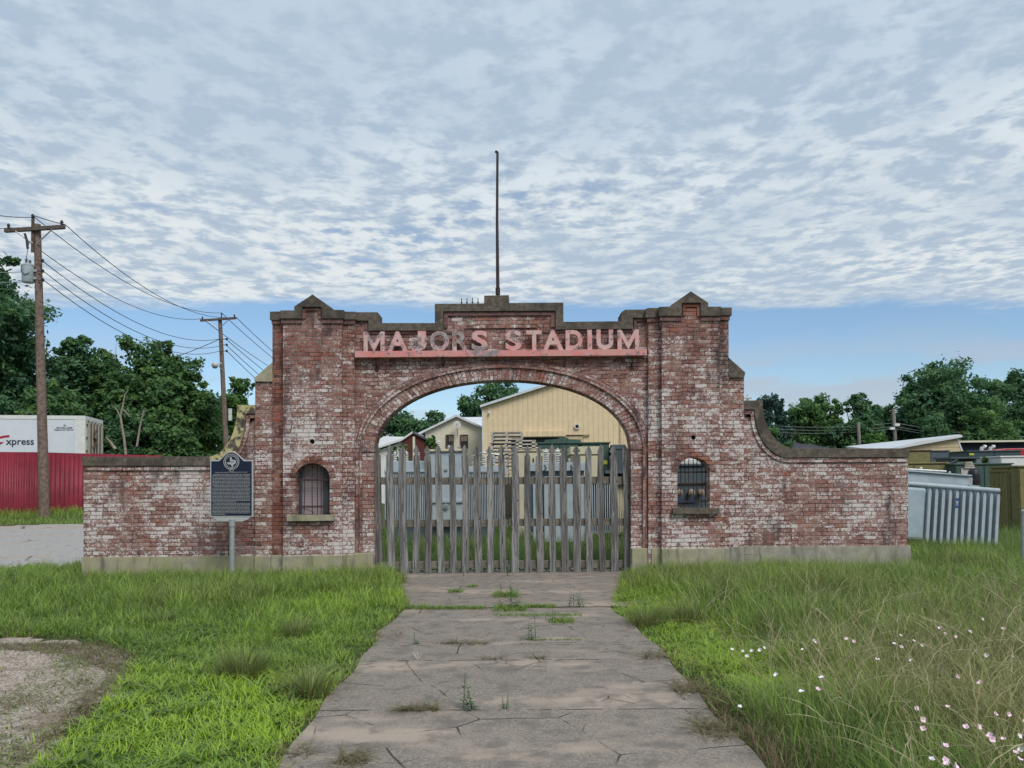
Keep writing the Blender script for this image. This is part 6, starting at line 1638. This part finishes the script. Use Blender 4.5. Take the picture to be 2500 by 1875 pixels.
def seed_stalks():
    """arching pale seed stalks of dry ryegrass, right foreground"""
    n = 9500; X, Y = scatter(rs, n, 1.2, 8.5, 3.0, 9.4, 1.0)
    ed = X - xr(Y); d = fbm(X, Y, .55, 75)
    keep = (ed > .45) & (np.abs(X) < 1 + .76 * Y) & (rs.random(n) < np.clip((d - .22) * 2.2, 0, 1) * np.clip(1.4 - (Y - 4) / 5, .12, 1))
    X, Y = X[keep], Y[keep]; m = len(X)
    az = rs.uniform(0, 2*np.pi, m); h = rs.uniform(.28, .66, m) * (1 + .35 * (rs.random(m) < .12)); lean = rs.uniform(.05, .55, m); curl = rs.uniform(.05, .7, m) * (1 + .7 * (rs.random(m) < .15))
    seg = 11
    dx, dy = np.cos(az), np.sin(az); V = []; fa = rs.uniform(0, np.pi, m); sx, sy = np.cos(fa), np.sin(fa)
    for i in range(seg + 1):
        t = i / seg; zig = np.where(t > .45, .0045 * (1 if i % 2 else -1), 0)
        off = h * (lean * t + curl * .75 * t ** 2.2); zz = h * (t - .5 * curl * t ** 3.2)
        ww = .0010 if t < .45 else (.0024 if i % 2 else .0012)
        if i == seg: ww = .0008
        cx, cy, cz = X + dx*off - dy*zig, Y + dy*off + dx*zig, gz(X, Y) + zz
        V.append(np.stack([cx - sx*ww, cy - sy*ww, cz - ww*.5], -1)); V.append(np.stack([cx + sx*ww, cy + sy*ww, cz + ww*.5], -1))
    V = np.stack(V, 1).reshape(-1, 3); k = 2*(seg+1); b = (np.arange(m)*k)[:, None]
    Q = np.concatenate([np.concatenate([b+2*i, b+2*i+1, b+2*i+3, b+2*i+2], 1) for i in range(seg)], 0)
    o_ = np_mesh('seed_stalks', V, Q, M['straw'], {'tint': np.repeat(rs.random(m), k), 'dry': np.repeat((rs.random(m) < .25) * .5, k), 'dead': np.zeros(m*k)})
    o_['kind'] = 'stuff'; o_['label'] = 'arching pale dry seed stalks in the right foreground'
seed_stalks()
def left_stalks():
    n = 3600; X, Y = scatter(rs, n, -7.5, -1.2, 5.0, 12.4, .8)
    keep = (X < xl(Y) - .1) & ~inpoly(X, Y, GRAV) & (rs.random(n) < np.clip((fbm(X, Y, .8, 85) - .35) * 2.2, 0, 1)); X, Y = X[keep], Y[keep]; m = len(X)
    grass_obj('lawn_stalks', 'thin pale flowering stems above the left lawn', rs, X, Y, rs.uniform(.18, .48, m), rs.uniform(.002, .004, m), rs.uniform(.02, .4, m), rs.uniform(.05, .6, m), rs.uniform(0, .5, m), rs.random(m) * .3, np.zeros(m), M['straw'])
left_stalks()
def lawn_weeds():
    """low broad leaved weeds between the blades"""
    n = 2600; cx_, cy_ = scatter(rs, n, -8, 5, 3.2, 11.5, 1.0)
    k = fbm(cx_, cy_, 1.1, 95); keep = ((cx_ < xl(cy_) - .05) | ((cx_ > xr(cy_) + .08) & (cx_ < xr(cy_) + 1.3))) & ~inpoly(cx_, cy_, GRAV) & (rs.random(n) < np.clip((k - .32) * 3, 0, 1)) & (np.abs(cx_) < 1 + .78 * cy_)
    cx_, cy_ = cx_[keep], cy_[keep]; p_ = 7; X = np.repeat(cx_, p_) + rs.normal(0, .02, len(cx_) * p_); Y = np.repeat(cy_, p_) + rs.normal(0, .02, len(cx_) * p_); m = len(X)
    grass_obj('lawn_weeds', 'low broad leaved weeds in the lawn beside the path', rs, X, Y, rs.uniform(.07, .17, m), rs.uniform(.014, .032, m), rs.uniform(.5, 1.3, m), rs.uniform(.2, .8, m), np.repeat(rs.uniform(.0, .55, len(cx_)), p_) + rs.uniform(-.05, .1, m), rs.random(m) * .12, np.zeros(m), M['grass'])
lawn_weeds()
def gravel_edge():
    """short dead grass and runners creeping over the rim of the gravel"""
    n = 70000; X = rs.uniform(-6.5, -1.6, n); Y = rs.uniform(2.6, 7.6, n)
    ins = inpoly(X, Y, GRAV); deep = inpoly(X + .75, Y + .1, GRAV) & inpoly(X, Y + .45, GRAV) & inpoly(X + .5, Y, GRAV)
    k = fbm(X, Y, 1.8, 105); top_ = ins & ~inpoly(X, Y + .55, GRAV)
    keep = ins & ((~deep & (rs.random(n) < .55 * np.clip((k - .2) * 2.4, 0, 1))) | (top_ & (rs.random(n) < .9)) | ((rs.random(n) < .05) & (k > .55))) & (np.abs(X) < 1 + .78 * Y)
    X, Y = X[keep], Y[keep]; m = len(X); k = k[keep]; top_ = top_[keep]
    dead_ = np.where(top_, rs.uniform(.4, 1, m), (rs.random(m) < .5) * rs.uniform(.3, 1, m))
    grass_obj('gravel_edge_grass', 'short dead grass and runners over the rim of the gravel patch', rs, X, Y, rs.uniform(.03, .09, m), rs.uniform(.004, .009, m), rs.uniform(.6, 1.8, m), rs.uniform(.1, .6, m), rs.uniform(.0, .4, m), rs.random(m) * .4, dead_, M['grass'])
gravel_edge()
def loose_stones():
    n = 5200; X = rs.uniform(-6.5, -1.5, n); Y = rs.uniform(2.6, 7.4, n); jit = rs.normal(0, .10, n)
    keep = inpoly(X + jit, Y + jit, GRAV) & (np.abs(X) < 1 + .78 * Y); X, Y = X[keep], Y[keep]; m = len(X)
    r_ = rs.uniform(.004, .011, m) * (1 + (rs.random(m) < .05)); D = np.array([(1,0,0),(0,1,0),(-1,0,0),(0,-1,0),(0,0,.8),(0,0,-.4)])
    V = np.stack([X, Y, np.full(m, .009)], -1)[:, None, :] + D[None] * r_[:, None, None] * rs.uniform(.6, 1.3, (m, 6, 1))
    T = np.array([(0,1,4),(1,2,4),(2,3,4),(3,0,4),(1,0,5),(2,1,5),(3,2,5),(0,3,5)])
    o_ = np_mesh('loose_stones', V.reshape(-1, 3), (np.arange(m) * 6)[:, None, None].repeat(8, 1).reshape(-1, 1) + np.tile(T, (m, 1)), M['stone'])
    o_['kind'] = 'stuff'; o_['label'] = 'loose pale stones lying on the gravel patch'
M['stone'] = plain('pale_stones', (.50,.44,.37), (.24,.2,.17), 30, .9)
loose_stones()
# tussocks: single clumps one can point to
def tussock(px, py, h, n, spread, label, dryf, tintf, bown):
    c_ = gp(px, py); r_ = np.random.default_rng(int(px))
    n = int(n * .42); X = c_.x + r_.normal(0, spread, n); Y = c_.y + r_.normal(0, spread, n); az = np.arctan2(Y - c_.y, X - c_.x) + r_.normal(0, .5, n)
    V, Q, k = blades(r_, X, Y, np.zeros(n), h * r_.uniform(.45, 1.25, n), r_.uniform(.005, .010, n), r_.uniform(.1, .6, n), r_.uniform(.05, .5, n), az)
    lv = np.tile(np.repeat(np.arange(k // 2) / (k // 2 - 1), 2), n)
    t = np_mesh('grass_tussock', V, Q, M['grass'], {'tint': np.repeat(r_.uniform(0, .6, n) * tintf, k), 'dry': np.repeat(r_.random(n) * dryf, k), 'dead': np.clip(bown * (1 - lv * 1.6), 0, 1)})
    tag(t, label, 'grass tussock', 'grass tussocks')
tussock(600, 1650, .30, 900, .085, 'reddish brown grass tussock in the middle of the left lawn', .5, .7, .75)
tussock(730, 1555, .24, 600, .08, 'brownish tussock behind the reddish one, nearer the wall', .4, .8, .5)
tussock(760, 1700, .26, 700, .07, 'feathery tussock at the left edge of the path', .5, .9, .5)
tussock(385, 1530, .24, 420, .06, 'small upright tussock in the left lawn below the marker wing', .4, .8, .4)
tussock(640, 1470, .34, 800, .16, 'tall loose tussock in front of the historical marker post', .35, .8, .2)
tussock(1575, 1530, .30, 700, .08, 'brown based tussock beside the right edge of the path', .4, .9, .7)
tussock(1665, 1520, .34, 700, .10, 'rusty tussock behind the bright grass right of the path', .5, .8, .7)
tussock(810, 1455, .30, 700, .10, 'orange based tussock near the left plinth and the gate', .4, .9, .5)
tussock(2260, 1435, .42, 900, .14, 'brownish tussock in front of the leaning grey transformer', .4, .7, .6)
tussock(2445, 1700, .30, 420, .06, 'fresh bright green tuft among the dry stalks at the right', 0, 1.6, 0)
# weeds on the path
def weed(px, py, h, nst, label, spread=.05, leafy=10, col='leafmid'):
    c_ = gp(px, py); r_ = random.Random(int(px + py)); t = thing('path_weed', label, 'weed', (c_.x, c_.y, .02), 'weeds growing on the path')
    mb = MB(); lf_ = MB()
    for s_ in range(nst):
        a = r_.uniform(0, 6.28); hh = h * (1 if s_ == 0 else r_.uniform(.35, .8)); ln2 = r_.uniform(.05, .35) if s_ else .06
        b0_ = Vector((c_.x + r_.uniform(-spread, spread), c_.y + r_.uniform(-spread, spread), .015)); d = Vector((math.cos(a), math.sin(a), 0))
        pts = [b0_ + d * (hh * ln2 * (i/5) ** 1.5) + Vector((0, 0, hh * i / 5)) for i in range(6)]
        mb.tube(pts, [.004 * (1 - i * .14) for i in range(6)], 5)
        for k in range(leafy):
            f = .15 + .85 * k / leafy; i = min(int(f * 5), 4); p = pts[i].lerp(pts[i+1], f * 5 - i); b2 = k * 2.4 + r_.random(); L_ = h * r_.uniform(.14, .26) * (1.15 - f * .5)
            e = Vector((math.cos(b2), math.sin(b2), r_.uniform(.0, .5))).normalized(); n_ = e.cross(Vector((0, 0, 1))).normalized() * L_ * .2
            lf_.add([p, p + e * L_ * .5 + n_, p + e * L_ - Vector((0, 0, L_ * .15)), p + e * L_ * .5 - n_], [(0,1,2,3)])
    mb.build('stem', M['leafgreen'], t, True); lf_.build('leaves', M['leafgreen'], t)
M['leafgreen'] = plain('weed_green', (.085,.16,.055), (.055,.11,.04), 20, .6, stain=.1)
weed(1302, 1569, .30, 3, 'tall upright weed in the joint right of the path centre', .05, 12)
weed(1138, 1740, .25, 4, 'upright weed in the nearest path joint, left of centre', .05, 12)
weed(1252, 1488, .34, 6, 'bushy weed at the far slab joint near the middle', .14, 10)
weed(1232, 1456, .20, 5, 'spreading weed between the gate and the far joint', .10, 8)
weed(1405, 1486, .26, 7, 'rounded bushy weed at the right end of the far joint', .10, 12)
weed(1018, 1578, .13, 4, 'small leafy weed near the left edge of the path', .03, 8)
weed(1245, 1738, .10, 4, 'small low weed right of the upright weed in the near joint', .05, 7)
weed(1236, 1408, .26, 3, 'thin weed at the foot of the middle pickets', .05, 8)
weed(18, 1440, .42, 5, 'tall leafy weed at the left edge by the road', .08, 14)
weed(1358, 1520, .14, 6, 'flat weed patch right of the path centre', .14, 7)
def dry_sprig(px, py, h, label):
    c_ = gp(px, py); r_ = random.Random(int(px)); mb = MB()
    for s_ in range(5):
        a = r_.uniform(0, 6.28); mb.tube([(c_.x, c_.y, .015), (c_.x + math.cos(a)*h*.25, c_.y + math.sin(a)*h*.1, h*.5), (c_.x + math.cos(a)*h*.5, c_.y + math.sin(a)*h*.2, h*r_.uniform(.6,1))], [.004, .003, .0015], 5)
    tag(mb.build('dry_sprig', M['pallet'], None, origin=(c_.x, c_.y, .02)), label, 'dry weed')
dry_sprig(1020, 1618, .12, 'pale dry sprig standing in the second path joint')
dry_sprig(1265, 1540, .09, 'small dry sprig left of the tall upright weed')
# flowers: pink and white evening primrose cups on thin stems
def petal_mat(name, c, c2):
    t = NT(name); a = t.noise(t.obj(), 40, 3); col = t.mix(a, c, c2); t.fin(col, .6, 0, .2)
    return t.m
M['petalpink'] = petal_mat('pink_petals', (.80,.56,.68), (.84,.68,.76)); M['petalwhite'] = petal_mat('white_petals', (.80,.77,.78), (.84,.74,.79))
M['pollen'] = plain('yellow_pollen', (.6,.5,.12), None, 9, .8)
def make_flower(label, m, group):
    t = thing('primrose_flower', label, 'flower', (0, 0, 0), group)
    mb = MB(); mb.tube([(0, .02, -.22), (.004, .01, -.1), (0, 0, 0)], .0018, 5); mb.build('stem', M['leafgreen'], t, True)
    mb = MB(); n = 20; rings = [(.004, 0), (.010, .010), (.021, .020), (.029, .026)]
    vs = []; fs = []
    for (r_, z) in rings:
        for j in range(n):
            a = 2*math.pi*j/n; k = 1 + (.13 * math.cos(4*a) if r_ > .008 else 0); zz = z + (.004 * math.cos(4*a) if r_ > .02 else 0)
            vs.append((r_*k*math.cos(a), r_*k*math.sin(a), zz))
    for i in range(len(rings)-1):
        for j in range(n): fs.append((i*n+j, i*n+(j+1)%n, (i+1)*n+(j+1)%n, (i+1)*n+j))
    fs.append(tuple(range(n))); mb.add(vs, fs); mb.build('petals', m, t, True)
    MB().lathe((0, 0, .004), [(.002, 0), (.0045, .008), (.002, .012)], 6).build('stamen', M['pollen'], t, True)
    return t
FP = make_flower('pale pink cup shaped flower on a thin stem in the dry grass at the right', M['petalpink'], 'pink flowers in the right meadow')
FW = make_flower('white cup shaped flower on a thin stem in the grass right of the path', M['petalwhite'], 'white flowers in the right meadow')
fr = random.Random(9); used = [0, 0]
FL = [(1787,1587,1),(1814,1591,1),(1836,1590,1),(1824,1604,1),(1864,1583,1),(1856,1588,1),(1896,1650,1),(1806,1727,1),(1957,1692,1),(1987,1564,1),(1996,1569,0),(1961,1588,1),(2067,1562,0),(2085,1567,0),(2183,1574,1),(2200,1580,0),(2198,1553,0),(2230,1566,0),(2254,1575,0),(2294,1535,0),(2307,1548,0),(2330,1555,0),(2367,1544,0),(2397,1512,0),(2448,1537,0),(2410,1600,1),(2471,1606,1),(2226,1614,1),(2142,1613,1),(2335,1652,0),(2395,1669,0),(2236,1731,0),(2313,1728,0),(2428,1745,0),(2460,1744,0),(2251,1757,0),(2254,1780,0),(2359,1777,0),(2387,1775,0),(2420,1805,0),(2419,1798,0),(2450,1808,0),(2486,1798,1),(2298,1822,0),(2308,1823,0),(2275,1856,1),(2306,1857,0),(2311,1868,0),(2494,1829,1),(2488,1857,0),(2479,1840,0),(2328,1872,0),(2007,1658,1),(1995,1685,0),(2500,1765,0)]
for px, py, wh_ in FL:
    src = FW if wh_ else FP
    p = gp(px, py, fr.uniform(.28, .40) if px > 1850 else .2)
    k = fr.uniform(.38, .54)
    if not used[wh_]: o_ = src; o_.location = p; used[wh_] = 1
    else: o_ = dup(src, p)
    o_.scale = (k, k, k); o_.rotation_euler = (R(fr.uniform(5, 70)), R(fr.uniform(-30, 30)), fr.uniform(-.9, .9))
